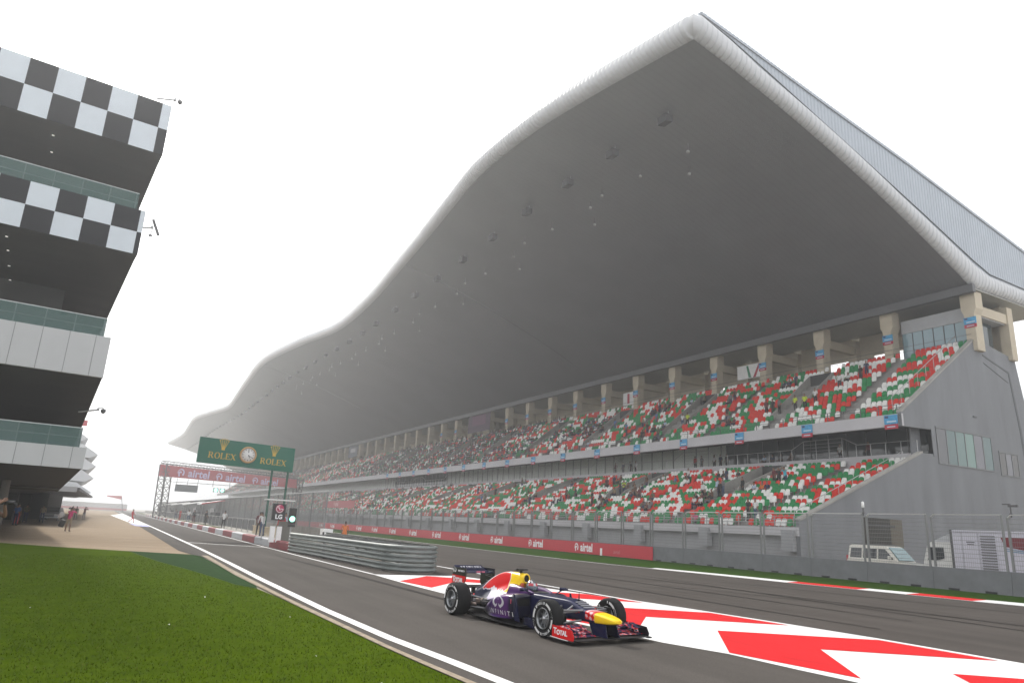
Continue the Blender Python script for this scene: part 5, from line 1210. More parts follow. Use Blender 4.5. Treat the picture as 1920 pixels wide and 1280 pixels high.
# ================================================================ RACING CAR  (x forward, y left, z up; origin under the rear axle)
CAR_P = (7.58, 14.50, 0.004); CAR_RZ = math.atan2(-.9939, .1106)
rc_ = thing('racing_car', 'dark blue, purple, red and yellow open-wheel racing car leaving the pit lane', 'racing car', CAR_P, CAR_RZ)
M_carbon = mat('carbon_black', (.010, .010, .011), .42, spec=.3); M_gloss = mat('gloss_navy', (.008, .010, .040), .25, coat=.2, spec=.3)
def paint_mat(name, rough=.28):
    m = bpy.data.materials.new(name); m.use_nodes = True; t = m.node_tree; b = t.nodes['Principled BSDF']
    a = t.nodes.new('ShaderNodeVertexColor'); a.layer_name = 'livery'; t.links.new(a.outputs['Color'], b.inputs['Base Color'])
    b.inputs['Roughness'].default_value = rough; b.inputs['Coat Weight'].default_value = .22; b.inputs['Coat Roughness'].default_value = .08; b.inputs['Specular IOR Level'].default_value = .3; return m
M_livery = paint_mat('livery_paint')
NAVY = (.010, .012, .050); PURP = (.075, .014, .125); RED = (.62, .008, .010); YEL = (.90, .60, .010); WHT = (.72, .70, .74); BLK = (.012, .012, .014); LIL = (.48, .42, .60); DKP = (.03, .010, .075)
def lerp(a, b, t): t = max(0, min(1, t)); return tuple(x + (y - x)*t for x, y in zip(a, b))
def cat_rom(A, ts):
    A = np.asarray(A, float); n = len(A); out = []
    for t in ts:
        i = min(int(t), n - 2); f = t - i; p0 = A[max(i-1, 0)]; p1 = A[i]; p2 = A[i+1]; p3 = A[min(i+2, n-1)]
        out.append(.5*((2*p1) + (-p0 + p2)*f + (2*p0 - 5*p1 + 4*p2 - p3)*f*f + (-p0 + 3*p1 - 3*p2 + p3)*f**3))
    return np.array(out)
def skin_loft(name, secs, nx, nr, parent, paint, mirror=True, smooth=True, mats=None, capends=True):
    # secs: (x, [(y, z) ... top centre to bottom centre on the left half])
    xs = np.array([s[0] for s in secs], float); H = np.array([s[1] for s in secs], float)
    k = H.shape[1]; n = len(xs)
    ts = np.linspace(0, n - 1, nx); rings = []
    xi = cat_rom(xs[:, None], ts)[:, 0]; Hi = cat_rom(H.reshape(n, -1), ts).reshape(nx, k, 2)
    for j in range(nx):
        half = cat_rom(Hi[j], np.linspace(0, k - 1, nr)); half[:, 0] = np.maximum(half[:, 0], 0)
        left = [(xi[j], y, z) for y, z in half]; right = [(xi[j], -y, z) for y, z in half[::-1]]
        rings.append(left + right[1:-1])
    b = MB(); b.loft(rings, 0, smooth, capends, True); o = b.build(name, mats or M_livery, parent)
    if paint:
        ca = o.data.color_attributes.new('livery', 'FLOAT_COLOR', 'POINT')
        cols = np.ones((len(o.data.vertices), 4), np.float32)
        for i, v in enumerate(o.data.vertices): cols[i, :3] = paint(v.co.x, v.co.y, v.co.z)
        ca.data.foreach_set('color', cols.ravel())
    return o
def inpoly(x, y, P):
    c = False; n = len(P); j = n - 1
    for i in range(n):
        if (P[i][1] > y) != (P[j][1] > y) and x < (P[j][0]-P[i][0])*(y-P[i][1])/(P[j][1]-P[i][1]) + P[i][0]: c = not c
        j = i
    return c
def pdist(x, y, P):
    d = 9
    for i in range(len(P)):
        a, b = P[i], P[(i+1) % len(P)]; dx, dy = b[0]-a[0], b[1]-a[1]; t = max(0, min(1, ((x-a[0])*dx + (y-a[1])*dy)/max(dx*dx + dy*dy, 1e-9)))
        d = min(d, math.hypot(x - a[0] - t*dx, y - a[1] - t*dy))
    return d
# --- nose and tub
def halfbox(w, zt, zb, r=.6, crown=.012):
    return [(0, zt + crown), (w*.55, zt + crown*.7), (w*.93, zt - .012), (w, zt - (zt-zb)*.28), (w*.98, zb + (zt-zb)*.35), (w*.80, zb + .01), (0, zb)]
def tub_paint(x, y, z):
    if x > 3.86: return YEL
    if x > 3.74: return lerp(YEL, RED, 0 if z > .44 else .0)
    if x > 3.50 and z > .335: 
        return RED if (math.sin(x*60) + math.cos(z*70 + x*25)) > -.5 else lerp(WHT, RED, .35)
    if 2.45 < x < 3.35 and .425 < z < .455: return lerp(NAVY, RED, .85)
    if 2.3 < x < 3.2 and .36 < z < .372: return lerp(NAVY, RED, .7)
    if x < 1.75: return lerp(NAVY, PURP, (1.9 - x)*2)
    return NAVY
secs = [(4.19, halfbox(.055, .375, .33)), (4.14, halfbox(.11, .395, .315)), (4.0, halfbox(.145, .425, .297)), (3.8, halfbox(.165, .452, .287)), (3.6, halfbox(.175, .470, .283)), (3.47, halfbox(.18, .482, .283)), (3.36, halfbox(.182, .508, .282)), (3.22, halfbox(.185, .552, .28)), (3.05, halfbox(.19, .600, .275)), (2.8, halfbox(.205, .612, .26)), (2.4, halfbox(.235, .618, .22)), (2.05, halfbox(.27, .622, .16)), (1.75, halfbox(.30, .60, .10)), (1.3, halfbox(.31, .56, .08)), (.9, halfbox(.28, .50, .08))]
tub = skin_loft('nose_and_tub', secs, 150, 22, rc_, tub_paint)
# --- cockpit surround, opening and headrest
b = MB(); b.poly([(x, y, .640) for x, y in ((2.12, 0), (2.08, .14), (1.95, .20), (1.6, .215), (1.45, .17), (1.45, -.17), (1.6, -.215), (1.95, -.20), (2.08, -.14))]); b.build('cockpit_opening', mat('cockpit_black', (.006, .006, .007), .8), rc_)
b = MB()
for s in (-1, 1):
    b.loft([[(2.02, s*.20, .60), (2.02, s*.27, .60), (2.02, s*.25, .645), (2.02, s*.21, .645)], [(1.8, s*.20, .58), (1.8, s*.31, .58), (1.8, s*.285, .69), (1.8, s*.215, .69)], [(1.45, s*.16, .58), (1.45, s*.33, .56), (1.45, s*.28, .73), (1.45, s*.17, .73)], [(1.25, s*.1, .58), (1.25, s*.33, .55), (1.25, s*.24, .74), (1.25, s*.1, .74)]], 0, True)
b.build('cockpit_surround', mat('purple_pad', PURP, .4, coat=.4), rc_)
# --- engine cover with roll hoop
def cover_half(zt, w1, w2, w3, zm, zb):
    return [(0, zt), (w1*.55, zt - .012), (w1, zt - .05), ((w1 + w2)/2, zt - (zt - zm)*.55), (w2, zm), ((w2 + w3)/2, (zm + zb)/2), (w3, zb), (0, zb - .02)]
BULL = [(1.02, .935), (.86, .955), (.70, .925), (.50, .865), (.30, .775), (.12, .675), (.00, .590), (-.04, .548), (.03, .528), (.10, .560), (.20, .548), (.30, .560), (.40, .600), (.47, .640), (.50, .600), (.60, .600), (.66, .545), (.70, .600), (.78, .560), (.80, .625), (.85, .540), (.88, .600), (.98, .575), (1.06, .640), (1.03, .72), (1.06, .82)]
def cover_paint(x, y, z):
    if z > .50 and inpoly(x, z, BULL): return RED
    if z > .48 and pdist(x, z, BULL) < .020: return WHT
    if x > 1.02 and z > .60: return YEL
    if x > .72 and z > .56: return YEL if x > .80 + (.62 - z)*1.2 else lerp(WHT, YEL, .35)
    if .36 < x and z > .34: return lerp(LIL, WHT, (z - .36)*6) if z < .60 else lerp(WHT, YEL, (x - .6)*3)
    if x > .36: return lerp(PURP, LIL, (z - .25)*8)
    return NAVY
secs = [(1.47, cover_half(.925, .075, .095, .10, .86, .775)), (1.42, cover_half(.948, .09, .11, .115, .86, .74)), (1.30, cover_half(.958, .09, .12, .17, .80, .56)), (1.15, cover_half(.960, .085, .125, .24, .74, .50)), (1.0, cover_half(.957, .072, .13, .30, .70, .44)), (.8, cover_half(.945, .055, .13, .32, .64, .40)), (.6, cover_half(.905, .045, .125, .30, .58, .36)), (.4, cover_half(.840, .038, .115, .25, .53, .32)), (.2, cover_half(.755, .032, .10, .19, .48, .30)), (0, cover_half(.660, .028, .09, .14, .43, .28)), (-.2, cover_half(.575, .025, .075, .11, .39, .28)), (-.36, cover_half(.515, .02, .06, .08, .36, .28))]
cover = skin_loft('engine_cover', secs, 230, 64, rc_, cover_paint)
b = MB(); b.lathe([(.0, 0), (.062, 0)], (1.475, 0, .862), 'x', 24, 0)
b.v = [(1.478 + (v[0] - 1.475), v[1]*1.0, .858 + (v[2] - .862)*1.12) for v in b.v]; b.build('air_intake', mat('intake_black', (.004, .004, .004), .9), cover)
b = MB(); b.lathe([(.062, .0), (.082, .012), (.09, -.01)], (1.475, 0, .862), 'x', 28, 0); b.v = [(v[0] + .004, v[1], .858 + (v[2] - .862)*1.12) for v in b.v]; b.build('intake_lip', mat('lip_yellow', YEL, .3, coat=.6), cover)
b = MB(); b.cyl((1.28, 0, .95), (1.28, 0, 1.02), .035, .022, 10); b.loft([[(1.22 + .16*q, s_*.115 if abs(s_) == 1 else 0, 1.02 + .022*u_) for q, s_, u_ in ((0, k, -.5), (.5, k, 1), (1, k, 0), (.5, k, -1))] for k in (-1, 1)], 0, True); b.build('camera_pod', M_carbon, rc_)
put_text('1', .11, mat('number_pink', (.5, .06, .12), .4), (1, 0, 0), (0, 0, 1), (1.93, -.70, .47), rc_, name='race_number', bold=.004)
b = MB()
for s in (-1, 1): b.box((1.42, s*.085, .72), (.13, .05, .10))
b.build('head_pad', mat('pad_orange', (.62, .14, .06), .5), rc_)
# --- sidepods
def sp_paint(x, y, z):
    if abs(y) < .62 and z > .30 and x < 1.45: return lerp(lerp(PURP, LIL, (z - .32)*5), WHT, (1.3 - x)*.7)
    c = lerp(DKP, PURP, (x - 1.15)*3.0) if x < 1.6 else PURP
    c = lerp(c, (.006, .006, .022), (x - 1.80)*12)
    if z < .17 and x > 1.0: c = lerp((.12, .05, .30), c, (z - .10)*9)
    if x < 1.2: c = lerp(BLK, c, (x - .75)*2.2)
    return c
def pod(x, yi, yo, zt, zb, f=.5):
    # half section, outer side: from inner top round to inner bottom
    return (x, yi, yo, zt, zb, f)
pods = [(2.02, .30, .655, .565, .235), (2.00, .28, .675, .595, .20), (1.9, .25, .695, .612, .16), (1.7, .22, .705, .600, .13), (1.45, .20, .700, .555, .115), (1.2, .18, .665, .480, .105), (.95, .16, .580, .395, .10), (.7, .14, .46, .32, .09), (.45, .12, .32, .265, .08), (.2, .10, .22, .23, .08)]
podobjs = []
for s in (-1, 1):
    rings = []
    P_ = np.array(pods); Q = cat_rom(P_, np.linspace(0, len(P_) - 1, 96))
    for x, yi, yo, zt, zb in Q:
        cs = [(yi, zt), (yi + (yo-yi)*.6, zt - .004), (yo - .045, zt - .03), (yo, zt - .10), (yo - .005, zt - (zt-zb)*.55), (yo - .035, zb + (zt-zb)*.18), (yo - .09, zb), (yi, zb)]
        cc = cat_rom(np.array(cs), np.linspace(0, 7, 30)); rings.append([(x, s*y, z) for y, z in cc])
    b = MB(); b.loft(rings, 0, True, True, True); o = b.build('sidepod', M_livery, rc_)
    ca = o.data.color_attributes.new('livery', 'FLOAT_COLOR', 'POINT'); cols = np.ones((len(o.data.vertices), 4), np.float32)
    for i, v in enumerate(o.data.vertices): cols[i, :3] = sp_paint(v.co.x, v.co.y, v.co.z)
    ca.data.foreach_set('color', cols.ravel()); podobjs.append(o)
    b = MB(); b.poly([(2.026, s*y, z) for y, z in ((.33, .535), (.58, .535), (.605, .50), (.59, .42), (.55, .40), (.33, .40))]); b.build('radiator_inlet', mat('intake_black', (.004,)*3, .9), o)
    b = MB(); b.prism([(2.2, s*.66, .13), (2.15, s*.70, .42), (2.06, s*.70, .62), (2.02, s*.70, .62), (2.06, s*.69, .15)], (0, s*.012, 0)); b.build('turning_vane', M_gloss, rc_)
def bvh(objs):
    vs, fs = [], []
    for o in objs:
        k = len(vs); vs += [v.co.copy() for v in o.data.vertices]; fs += [tuple(i + k for i in p.vertices) for p in o.data.polygons]
    return BVHTree.FromPolygons(vs, fs)
BV = bvh([podobjs[0], cover, tub])
def decal(me, m, x0, z0, parent, name='lettering', off=.005):
    # lay flat lettering on the right-hand flank
    me.materials.clear(); me.materials.append(m)
    for v in me.vertices:
        x, z = x0 + v.co.x, z0 + v.co.y
        h = BV.ray_cast(Vector((x, -2, z)), Vector((0, 1, 0)))
        v.co = Vector((x, (h[0].y if h[0] else -.6) - off, z))
    o = bpy.data.objects.new(name, me); C.objects.link(o); o.parent = parent; return o
M_chrome = mat('silver_mark', (.62, .62, .66), .3, .4)
me = text_mesh('INFINITI', .125, 0, .0, sx=.9, space=1.75)
w_ = max(v.co.x for v in me.vertices) - min(v.co.x for v in me.vertices)
for v in me.vertices: v.co.x *= .80/w_
decal(me, M_whitelet, 1.555, .235, podobjs[0])
# double-loop road emblem
b = MB(); n = 40
for i in range(n):
    a0, a1 = R(-62 + 304*i/n), R(-62 + 304*(i+1)/n)
    k0, k1 = i/n, (i+1)/n; w0, w1 = .014 + .05*abs(math.sin((k0-.5)*math.pi)), .014 + .05*abs(math.sin((k1-.5)*math.pi))
    b.quad((.165*math.cos(a0), .118*math.sin(a0), 0), (.165*math.cos(a1), .118*math.sin(a1), 0), ((.165-w1)*math.cos(a1), (.118-w1*.7)*math.sin(a1), 0), ((.165-w0)*math.cos(a0), (.118-w0*.7)*math.sin(a0), 0))
b.poly([(-.095, -.115, 0), (-.008, .075, 0), (-.028, -.075, 0), (-.06, -.11, 0)]); b.poly([(.095, -.115, 0), (.06, -.11, 0), (.028, -.075, 0), (.008, .075, 0)])
EMB = b.mesh('emblem', M_chrome); EMB2 = EMB.copy(); 
for v in EMB.vertices: v.co.x *= 1.28; v.co.y *= .92
decal(EMB, M_chrome, 1.50, .425, podobjs[0], 'road_emblem')
decal(text_mesh('Total', .055, 0, .001), M_whitelet, 2.30, .50, tub)
b = MB(); b.poly([(.21*math.cos(R(i*12)), .062*math.sin(R(i*12)), 0) for i in range(30)]); rf = decal(b.mesh('x', M_white), mat('orange_patch', (.72, .17, .02), .4), 2.62, .19, tub, 'orange_patch')
b = MB(); b.box((2.42, -.50, .13), (.62, .012, .17)); bgb = b.build('bargeboard', M_gloss, rc_, bevel=.02)
b = MB(); b.prism([(2.62 + .2*math.cos(R(i*15)), -.511, .145 + .06*math.sin(R(i*15))) for i in range(24)], (0, -.004, 0)); b.build('orange_patch', MATS['orange_patch'], bgb)
put_text('RAUCH', .075, mat('patch_brown', (.12, .02, .01), .5), (1, 0, 0), (0, 0, 1), (2.62, -.518, .145), bgb)
bpy.data.objects.remove(rf)
# --- floor, plank, diffuser
b = MB(); b.prism([(3.0, 0, .055), (2.9, .14, .055), (2.3, .2, .055), (2.25, .62, .055), (2.05, .70, .055), (.55, .70, .055), (.35, .45, .055), (-.35, .45, .055), (-.35, -.45, .055), (.35, -.45, .055), (.55, -.70, .055), (2.05, -.70, .055), (2.25, -.62, .055), (2.3, -.2, .055), (2.9, -.14, .055)], (0, 0, .022)); b.build('floor', M_carbon, rc_)
b = MB(); b.prism([(-.35, -.45, .07), (-.35, .45, .07), (-.62, .45, .20), (-.62, -.45, .20)], (0, 0, .015))
for y in (-.45, -.2, .2, .45): b.prism([(-.3, y, .05), (-.66, y, .06), (-.66, y, .23), (-.3, y, .1)], (0, .012, 0))
b.build('diffuser', M_carbon, rc_)
b = MB(); b.box((2.4, 0, .035), (1.9, .3, .03)); b.box((.9, 0, .035), (1.4, .3, .03)); b.build('plank', mat('plank_wood', (.12, .09, .06), .8), rc_)
# gearbox, exhausts, small works between cover and rear wheels
b = MB(); b.loft([[(.35, y, z) for y, z in ((-.16, .1), (.16, .1), (.18, .3), (.1, .42), (-.1, .42), (-.18, .3))], [(-.45, y, z) for y, z in ((-.08, .14), (.08, .14), (.09, .3), (.05, .36), (-.05, .36), (-.09, .3))]]); b.build('gearbox', M_carbon, rc_)
for s in (-1, 1):
    b = MB(); b.cyl((.55, s*.22, .34), (.25, s*.30, .30), .05, .055, 12); b.box((.3, s*.22, .25), (.35, .10, .14), rz=s*.2); b.box((.45, s*.30, .30), (.3, .18, .05), rz=s*.4); b.box((.12, s*.30, .2), (.22, .24, .1)); b.build('rear_works', mat('rear_dark', (.02, .02, .022), .5), rc_)
    b = MB(); b.box((.02, s*.47, .33), (.26, .10, .26)); b.build('rear_brake_duct', mat('rear_dark', (.02, .02, .022), .5), rc_)
b = MB()
for s in (-1, 1): b.cyl((.36, s*.27, .32), (.18, s*.325, .295), .062, .066, 14, cap=False); b.cyl((.30, s*.42, .24), (.12, s*.52, .27), .035, .03, 8)
b.build('exhaust', mat('exhaust_metal', (.42, .34, .30), .3, .8), rc_)
# --- suspension
def arm_(b, p, q, r=.017): b.cyl(p, q, r*1.2, r, 8)
M_sus = mat('suspension_grey', (.20, .20, .21), .35, .3)
for s in (-1, 1):
    b = MB(); wy = .68*s
    arm_(b, (3.42, s*.17, .47), (3.20, wy, .46)); arm_(b, (2.86, s*.19, .49), (3.14, wy, .46)); arm_(b, (3.38, s*.16, .30), (3.20, wy, .22)); arm_(b, (2.80, s*.18, .28), (3.12, wy, .22)); arm_(b, (3.16, s*.18, .52), (3.17, wy, .26), .015); arm_(b, (3.3, s*.17, .44), (3.28, wy, .42), .012)
    b.build('front_suspension', M_sus, rc_)
    b = MB(); wy = .62*s
    arm_(b, (.42, s*.18, .34), (.04, wy, .44)); arm_(b, (-.30, s*.10, .33), (-.04, wy, .44)); arm_(b, (.55, s*.20, .17), (.04, wy, .20)); arm_(b, (-.3, s*.1, .18), (-.04, wy, .20)); arm_(b, (.25, s*.16, .19), (.02, wy, .40), .014); arm_(b, (0, s*.1, .28), (0, wy, .33), .03)
    b.build('rear_suspension', M_sus, rc_)
# --- wheels
M_rimm = mat('rim_grey', (.24, .25, .26), .3, .85); M_tlet = mat('tyre_white', (.62, .62, .62), .6)
def wheel(x, y, r, w, nm):
    o_ = 1 if y > 0 else -1
    t = MB(); rr = .168
    t.lathe([(rr + .01, -w*.5 + .012), (rr + .045, -w*.5), (r*.86, -w*.5 + .004), (r*.955, -w*.44), (r*.99, -w*.36), (r, -w*.2), (r, w*.2), (r*.99, w*.36), (r*.955, w*.44), (r*.86, w*.5 - .004), (rr + .045, w*.5), (rr + .01, w*.5 - .012)], (0, 0, 0), 'y', 56, 0)
    wh = t.build('wheel', M_tyre, rc_); wh.location = (x, y, r)
    t = MB()
    for s in (-1, 1):
        yo = s*(w*.5 - .004)
        t.lathe([(rr + .012, yo), (rr + .008, yo + s*.012), (rr - .006, yo + s*.004), (rr - .018, yo - s*.02), (rr - .026, yo - s*.11)], (0, 0, 0), 'y', 48)
    t.lathe([(rr - .02, -w*.4), (rr - .02, w*.4)], (0, 0, 0), 'y', 40); t.lathe([(0, o_*(w*.5 - .13)), (rr - .02, o_*(w*.5 - .12))], (0, 0, 0), 'y', 32)
    rim = t.build('rim', M_rimm, wh)
    t = MB()
    for i in range(10):
        a = R(36*i + 8); c, s_ = math.cos(a), math.sin(a)
        yy = o_*(w*.5 - .035)
        t.loft([[(.03*c - .013*s_*k, yy + o_*d, .03*s_ + .013*c*k) for k, d in ((-1, 0), (1, 0), (1, -.03), (-1, -.03))], [((rr - .02)*c - .009*s_*k, yy - o_*.035 + o_*d, (rr - .02)*s_ + .009*c*k) for k, d in ((-1, 0), (1, 0), (1, -.03), (-1, -.03))]], 0, False)
    t.lathe([(0, o_*(w*.5 - .005)), (.028, o_*(w*.5 - .006)), (.045, o_*(w*.5 - .03)), (.05, o_*(w*.5 - .07))], (0, 0, 0), 'y', 20)
    t.build('spokes', mat('spoke_metal', (.42, .43, .45), .3, .8), rim)
    # painted sidewall marks on both faces
    rr_ = [.72, .735, .75, .835, .862]
    def white(a, k):
        for c0 in (20, 200):
            d = (a - c0 + 180) % 360 - 180
            if abs(d) < 52: return k == 3 or (k in (1, 2) and abs(d) > 18) or (k == 1)
        for c0 in (110, 290):
            d = abs((a - c0 + 180) % 360 - 180)
            if 26 < d < 31: return True
        return False
    for s in (-1, 1):
        t = MB(); NA = 144; yy = s*(w*.5 + .0015)
        t.add([(r*q*math.cos(R(i*360/NA)), yy, r*q*math.sin(R(i*360/NA))) for i in range(NA) for q in rr_],
              [(i*5 + k, i*5 + k + 1, ((i + 1) % NA)*5 + k + 1, ((i + 1) % NA)*5 + k) for i in range(NA) for k in range(4)], fm=[1 if white((i + .5)*360/NA, k) else 0 for i in range(NA) for k in range(4)])
        t.build('sidewall_marking', [M_tyre, M_tlet], wh, fix=False)
    for word, c0 in (('PIRELLI', 110), ('PIRELLI', 290), ('PZERO', 20), ('PZERO', 200)):
        for i, ch in enumerate(word):
            a = R(c0 + (len(word)/2 - .5 - i)*7.2)
            if o_ < 0: p = (r*.79*math.cos(a), -w*.5 - .002, r*.79*math.sin(a)); u = (math.sin(a), 0, -math.cos(a))
            else: p = (-r*.79*math.cos(a), w*.5 + .002, r*.79*math.sin(a)); u = (-math.sin(a), 0, -math.cos(a))
            wv_ = (math.cos(a), 0, math.sin(a)) if o_ < 0 else (-math.cos(a), 0, math.sin(a))
            put_text(ch, .058, M_tlet if c0 in (110, 290) else M_black, u, wv_, p, wh, ext=.0006, bold=.001)
    return wh
for s in (-1, 1):
    wheel(0.0, s*.715, .33, .335, 'rear'); wheel(3.17, s*.765, .325, .245, 'front')
    b = MB(); b.lathe([(0, 0), (.13, .0), (.13, .16), (0, .16)], (3.17, s*.60 - (.16 if s > 0 else 0), .325), 'y', 24); b.prism([(3.25, s*.56, .25), (3.35, s*.56, .25), (3.35, s*.56, .5), (3.2, s*.56, .5)], (0, s*.04, 0)); b.build('brake_duct', M_carbon, rc_)
# --- rear wing
M_wing = M_gloss
def ep(s, yc):
    b = MB(); o = [(-.80, .93), (-.82, .60), (-.74, .52), (-.58, .50), (-.42, .505), (-.33, .56), (-.24, .70), (-.235, .93)]
    b.prism([(x, yc, z) for x, z in o], (0, s*.014, 0)); return b.build('rear_endplate', mat('endplate_black', (.012, .012, .016), .3, coat=.5), rc_)
eps = [ep(-1, -.375), ep(1, .375)]
b = MB(); b.prism([(-.815, -.3905, .765), (-.82, -.3905, .605), (-.74, -.3905, .525), (-.58, -.3905, .505), (-.43, -.3905, .51), (-.335, -.3905, .565), (-.255, -.3905, .69), (-.25, -.3905, .755)], (0, -.002, 0)); b.build('red_panel', mat('livery_red', (.62, .008, .010), .35, spec=.3), eps[0])
put_text('T', .165, M_whitelet, (1, 0, 0), (0, 0, 1), (-.735, -.3945, .672), eps[0], bold=.006); put_text('OTAL', .135, M_whitelet, (1, 0, 0), (0, 0, 1), (-.525, -.3945, .655), eps[0], bold=.006)
put_text('INFINITI', .06, M_whitelet, (1, 0, 0), (0, 0, 1), (-.44, -.3925, .855), eps[0], space=1.2)
me = EMB2; me.materials.clear(); me.materials.append(M_whitelet); eo = bpy.data.objects.new('road_emblem', me); C.objects.link(eo); eo.parent = eps[0]; frame(eo, (1, 0, 0), (0, 0, 1), (-.72, -.3925, .865)); eo.scale = (.42, .42, .42)
b = MB()
for i in range(4): b.box((-.45, .366, .86 - i*.035), (.28, .004, .008), ry=R(-6 + 4*i)); 
b.box((-.45, .366, .66), (.2, .004, .01)); b.box((-.5, .366, .60), (.1, .004, .03)); b.build('endplate_marks', M_lgrey, eps[1])
def foil(y0, y1, x0, z0, x1, z1, th, camber=-.02, m=None, n=10):
    out = []
    for y in np.linspace(y0, y1, n):
        pts = []
        for k in range(17):
            t = k/8 if k <= 8 else (16 - k)/8
            th_ = th*(1.2*math.sqrt(max(t, 0)) - .9*t - .3*t*t)*(1 if k <= 8 else -1)*1.5
            cz = camber*4*t*(1 - t); pts.append((x0 + (x1 - x0)*t, y, z0 + (z1 - z0)*t + cz + th_))
        out.append(pts[:-1])
    b = MB(); b.loft(out, 0, True, True, True); return b
foil(-.375, .375, -.22, .84, -.60, .90, .018, -.03).build('rear_main_plane', M_wing, rc_)
fo = foil(-.375, .375, -.56, .895, -.80, .965, .012, -.02).build('rear_flap', M_wing, rc_)
for ch, y in zip('INFINITI', np.linspace(.26, -.26, 8)): put_text(ch, .075, M_whitelet, (0, -1, 0), (-.28, 0, .07), (-.66, y, .938), fo, bold=.002)
put_text('RED  BULL', .05, mat('wing_pink', (.55, .10, .16), .4), (0, -1, 0), (-.2, 0, .5), (-.245, 0, .855), rc_, bold=.001)
foil(-.375, .375, -.45, .50, -.66, .55, .012, -.015).build('beam_wing', M_carbon, rc_)
b = MB(); b.box((-.50, 0, .45), (.10, .06, .14)); b.build('rain_light', M_carbon, rc_)
# --- front wing
M_fwn = bpy.data.materials.new('wing_livery'); M_fwn.use_nodes = True; t = M_fwn.node_tree; bb = t.nodes['Principled BSDF']; bb.inputs['Roughness'].default_value = .3; bb.inputs['Coat Weight'].default_value = .1
tc = t.nodes.new('ShaderNodeTexCoord'); mp = t.nodes.new('ShaderNodeMapping'); mp.inputs['Scale'].default_value = (5, 9, 9); mp.inputs['Rotation'].default_value = (0, 0, R(35)); nz = t.nodes.new('ShaderNodeTexNoise'); nz.inputs['Scale'].default_value = 1.5; nz.inputs['Detail'].default_value = 2
cr_ = t.nodes.new('ShaderNodeValToRGB'); cr_.color_ramp.interpolation = 'CONSTANT'; e = cr_.color_ramp.elements; e[0].color = (*NAVY, 1); e[1].position = .53; e[1].color = (*RED, 1); x_ = e.new(.60); x_.color = (.55, .55, .58, 1); x_ = e.new(.64); x_.color = (*NAVY, 1)
t.links.new(tc.outputs['Object'], mp.inputs['Vector']); t.links.new(mp.outputs['Vector'], nz.inputs['Vector']); t.links.new(nz.outputs['Fac'], cr_.inputs['Fac']); t.links.new(cr_.outputs['Color'], bb.inputs['Base Color'])
foil(-.88, .88, 4.12, .085, 3.82, .10, .014, -.012, n=24).build('front_main_plane', M_carbon, rc_)
for s in (-1, 1):
    for k, (xa, za, xb, zb2) in enumerate(((3.92, .11, 3.74, .145), (3.80, .145, 3.62, .195), (3.68, .19, 3.50, .255))):
        foil(s*.27, s*.86, xa, za, xb, zb2, .012, -.012).build('front_flap', M_fwn, rc_)
    b = MB(); b.prism([(3.46, s*.885, .07), (4.02, s*.885, .07), (4.04, s*.885, .13), (3.98, s*.885, .235), (3.46, s*.885, .265)], (0, s*.012, 0)); fe = b.build('front_endplate', mat('livery_red', RED, .35) if s < 0 else MATS['endplate_black'], rc_)
    b = MB(); b.box((3.72, s*.91, .06), (.66, .09, .014)); b.build('foot_plate', M_carbon, fe)
    b = MB(); b.prism([(3.45, s*.925, .075), (3.95, s*.945, .062), (3.95, s*.95, .062), (3.45, s*.93, .075)], (0, 0, .012)); b.build('foot_edge', M_white, fe)
    b = MB(); b.prism([(3.60, s*.74, .16), (3.92, s*.74, .13), (3.9, s*.74, .20), (3.62, s*.74, .30)], (0, s*.008, 0)); b.build('cascade_plate', M_fwn, fe)
    foil(s*.60, s*.88, 3.86, .20, 3.66, .275, .010, -.012).build('cascade_wing', M_fwn, rc_)
    b = MB(); b.loft([[(3.55, s*.135, .30), (3.98, s*.125, .31), (3.98, s*.115, .31), (3.55, s*.125, .30)], [(3.70, s*.155, .09), (4.06, s*.155, .09), (4.06, s*.145, .09), (3.70, s*.145, .09)]], 0, False); b.build('wing_pillar', M_gloss, rc_)
    b = MB(); b.box((4.10, s*.09, .345), (.05, .20, .028)); b.build('nose_camera', M_carbon, rc_) if s > 0 else None
    if s < 0:
        put_text('T', .13, M_whitelet, (1, 0, 0), (0, 0, 1), (3.545, -.8985, .178), fe, bold=.004); put_text('OTAL', .108, M_whitelet, (1, 0, 0), (0, 0, 1), (3.725, -.8985, .160), fe, bold=.004)
    b = MB(); b.loft([[(2.02 + a, s*.50 + q, .70 + c) for a, q, c in ((.03, -.09, -.03), (.03, .07, -.03), (.03, .09, 0), (.03, .07, .035), (.03, -.09, .035))], [(2.12 + a, s*.50 + q*.6, .70 + c*.6) for a, q, c in ((.03, -.09, -.03), (.03, .07, -.03), (.03, .09, 0), (.03, .07, .035), (.03, -.09, .035))]]); b.cyl((2.07, s*.45, .68), (2.10, s*.28, .62), .012, n=6); b.build('mirror', M_gloss, rc_)
b = MB(); b.cyl((3.12, 0, .60), (3.12, 0, .74), .014, .006, 8); b.box((3.12, 0, .615), (.06, .02, .02)); b.build('antenna', M_carbon, rc_)
b = MB()
for i in range(4): b.box((3.40 - i*.075, 0, .515 + i*.024), (.025, .26, .012), ry=R(18))
b.build('nose_vents', mat('vent_grey', (.25, .25, .27), .5), tub)
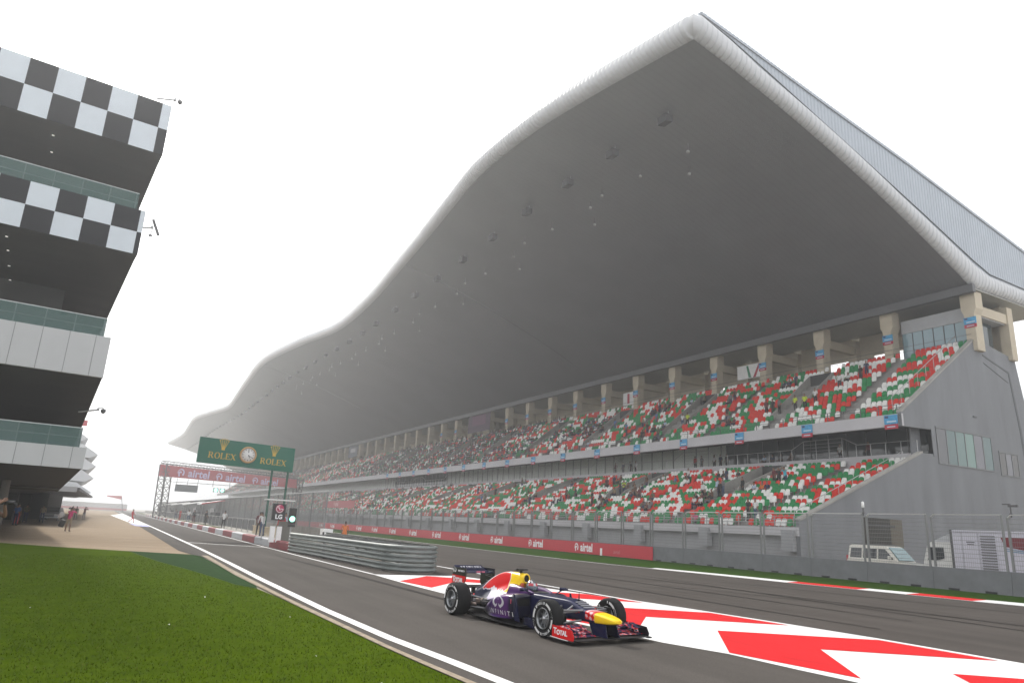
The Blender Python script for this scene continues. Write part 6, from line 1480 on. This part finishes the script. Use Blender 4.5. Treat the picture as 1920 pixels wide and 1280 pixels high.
# --- driver
def driver():
    n = [((1.50, 0, .34), (.17, .15)), ((1.56, 0, .52), (.18, .12)), ((1.60, 0, .60), (.06, .06)), ((1.64, 0, .665), (.07, .07))]
    for s in (-1, 1): n += [((1.58, s*.19, .545), (.065, .065)), ((1.80, s*.235, .47), (.048, .048)), ((2.02, s*.13, .56), (.033, .033)), ((2.065, s*.115, .585), (.034, .028))]
    E = [(0, 1), (1, 2), (2, 3)]
    for q in range(2): o_ = 4 + 4*q; E += [(1, o_), (o_, o_+1), (o_+1, o_+2), (o_+2, o_+3)]
    for q, s in ((0, -1), (1, 1)):
        pal = 4 + 4*q + 3
        for f in range(4):
            i = len(n); n.append(((2.09, s*(.115 + .0), .61 - f*.02), (.0095, .0095))); n.append(((2.075, s*.085, .607 - f*.02), (.0085, .0085))); E += [(pal, i), (i, i+1)]
        i = len(n); n.append(((2.06, s*.09, .615), (.010, .010))); n.append(((2.085, s*.075, .625), (.009, .009))); E += [(pal, i), (i, i+1)]
    me = bpy.data.meshes.new('driver'); me.from_pydata([a for a, _ in n], [], []); me = bpy.data.meshes.new('driver'); me.from_pydata([a for a, _ in n], E, [])
    o = bpy.data.objects.new('person', me); C.objects.link(o); sk = o.modifiers.new('skin', 'SKIN')
    for i, (_, r_) in enumerate(n): me.skin_vertices[0].data[i].radius = r_; me.skin_vertices[0].data[i].use_root = i == 0
    ss = o.modifiers.new('s', 'SUBSURF'); ss.levels = 1; ss.render_levels = 1
    dg = bpy.context.evaluated_depsgraph_get(); out = bpy.data.meshes.new_from_object(o.evaluated_get(dg)); bpy.data.objects.remove(o)
    out.materials.clear(); out.materials.append(mat('race_suit', (.02, .02, .09), .7)); out.materials.append(mat('race_glove', (.25, .02, .03), .7))
    for p in out.polygons: p.use_smooth = True; p.material_index = 1 if p.center.x > 1.99 else 0
    d = bpy.data.objects.new('person', out); C.objects.link(d); d.location = CAR_P; d.rotation_euler = (0, 0, CAR_RZ)
    tag(d, 'racing driver in dark suit and black and silver helmet sitting in the racing car', 'person')
    # helmet as a closed shell with a visor band
    secs = []
    b = MB(); rings = []; ms = []
    prof = [(-.15, .085), (-.13, .115), (-.08, .128), (-.02, .133), (.04, .128), (.09, .105), (.125, .07), (.142, .03), (.147, .002)]
    NR = 28
    for z, r_ in prof: rings.append([(1.66 + r_*1.12*math.cos(R(360*i/NR)), r_*.92*math.sin(R(360*i/NR)), .70 + z - (.012 if abs(i - NR/2) > NR*.3 and z < 0 else 0)) for i in range(NR)])
    b.loft(rings, 0, True); h = b.build('helmet', [mat('helmet_black', (.03, .03, .035), .2, coat=.8), mat('helmet_silver', (.40, .40, .43), .2, .4, coat=.6), mat('helmet_red', (.40, .03, .05), .3), mat('visor_smoke', (.03, .05, .08), .04, spec=.9)], d)
    for p in h.data.polygons:
        a = math.degrees(math.atan2(p.center.y, p.center.x - 1.66)); z = p.center.z - .70
        if abs(a) < 72 and -.055 < z < .045: p.material_index = 3
        elif z > .03 and math.sin(math.radians(a)*5 + z*40) > .45: p.material_index = 1
        elif abs(a) < 95 and z > .045 and z < .09: p.material_index = 2
        elif -.09 < z < -.05 and abs(a) > 60: p.material_index = 2
    return d
driver()
b = MB(); b.box((2.07, 0, .585), (.03, .24, .11)); b.build('steering_wheel', M_carbon, rc_, bevel=.01)

# ================================================================ AIR
M_haze = bpy.data.materials.new('haze'); M_haze.use_nodes = True; t = M_haze.node_tree; t.nodes.clear()
ho = t.nodes.new('ShaderNodeOutputMaterial'); pv_ = t.nodes.new('ShaderNodeVolumePrincipled'); pv_.inputs['Color'].default_value = (.95, .97, 1.0, 1); pv_.inputs['Density'].default_value = 0.00155; pv_.inputs['Anisotropy'].default_value = 0.5
t.links.new(pv_.outputs[0], ho.inputs['Volume'])
b = MB(); b.bx(-520, 520, -60, 1520, -1.1, 48); hz = b.build('haze', M_haze); tag(hz, kind='stuff')
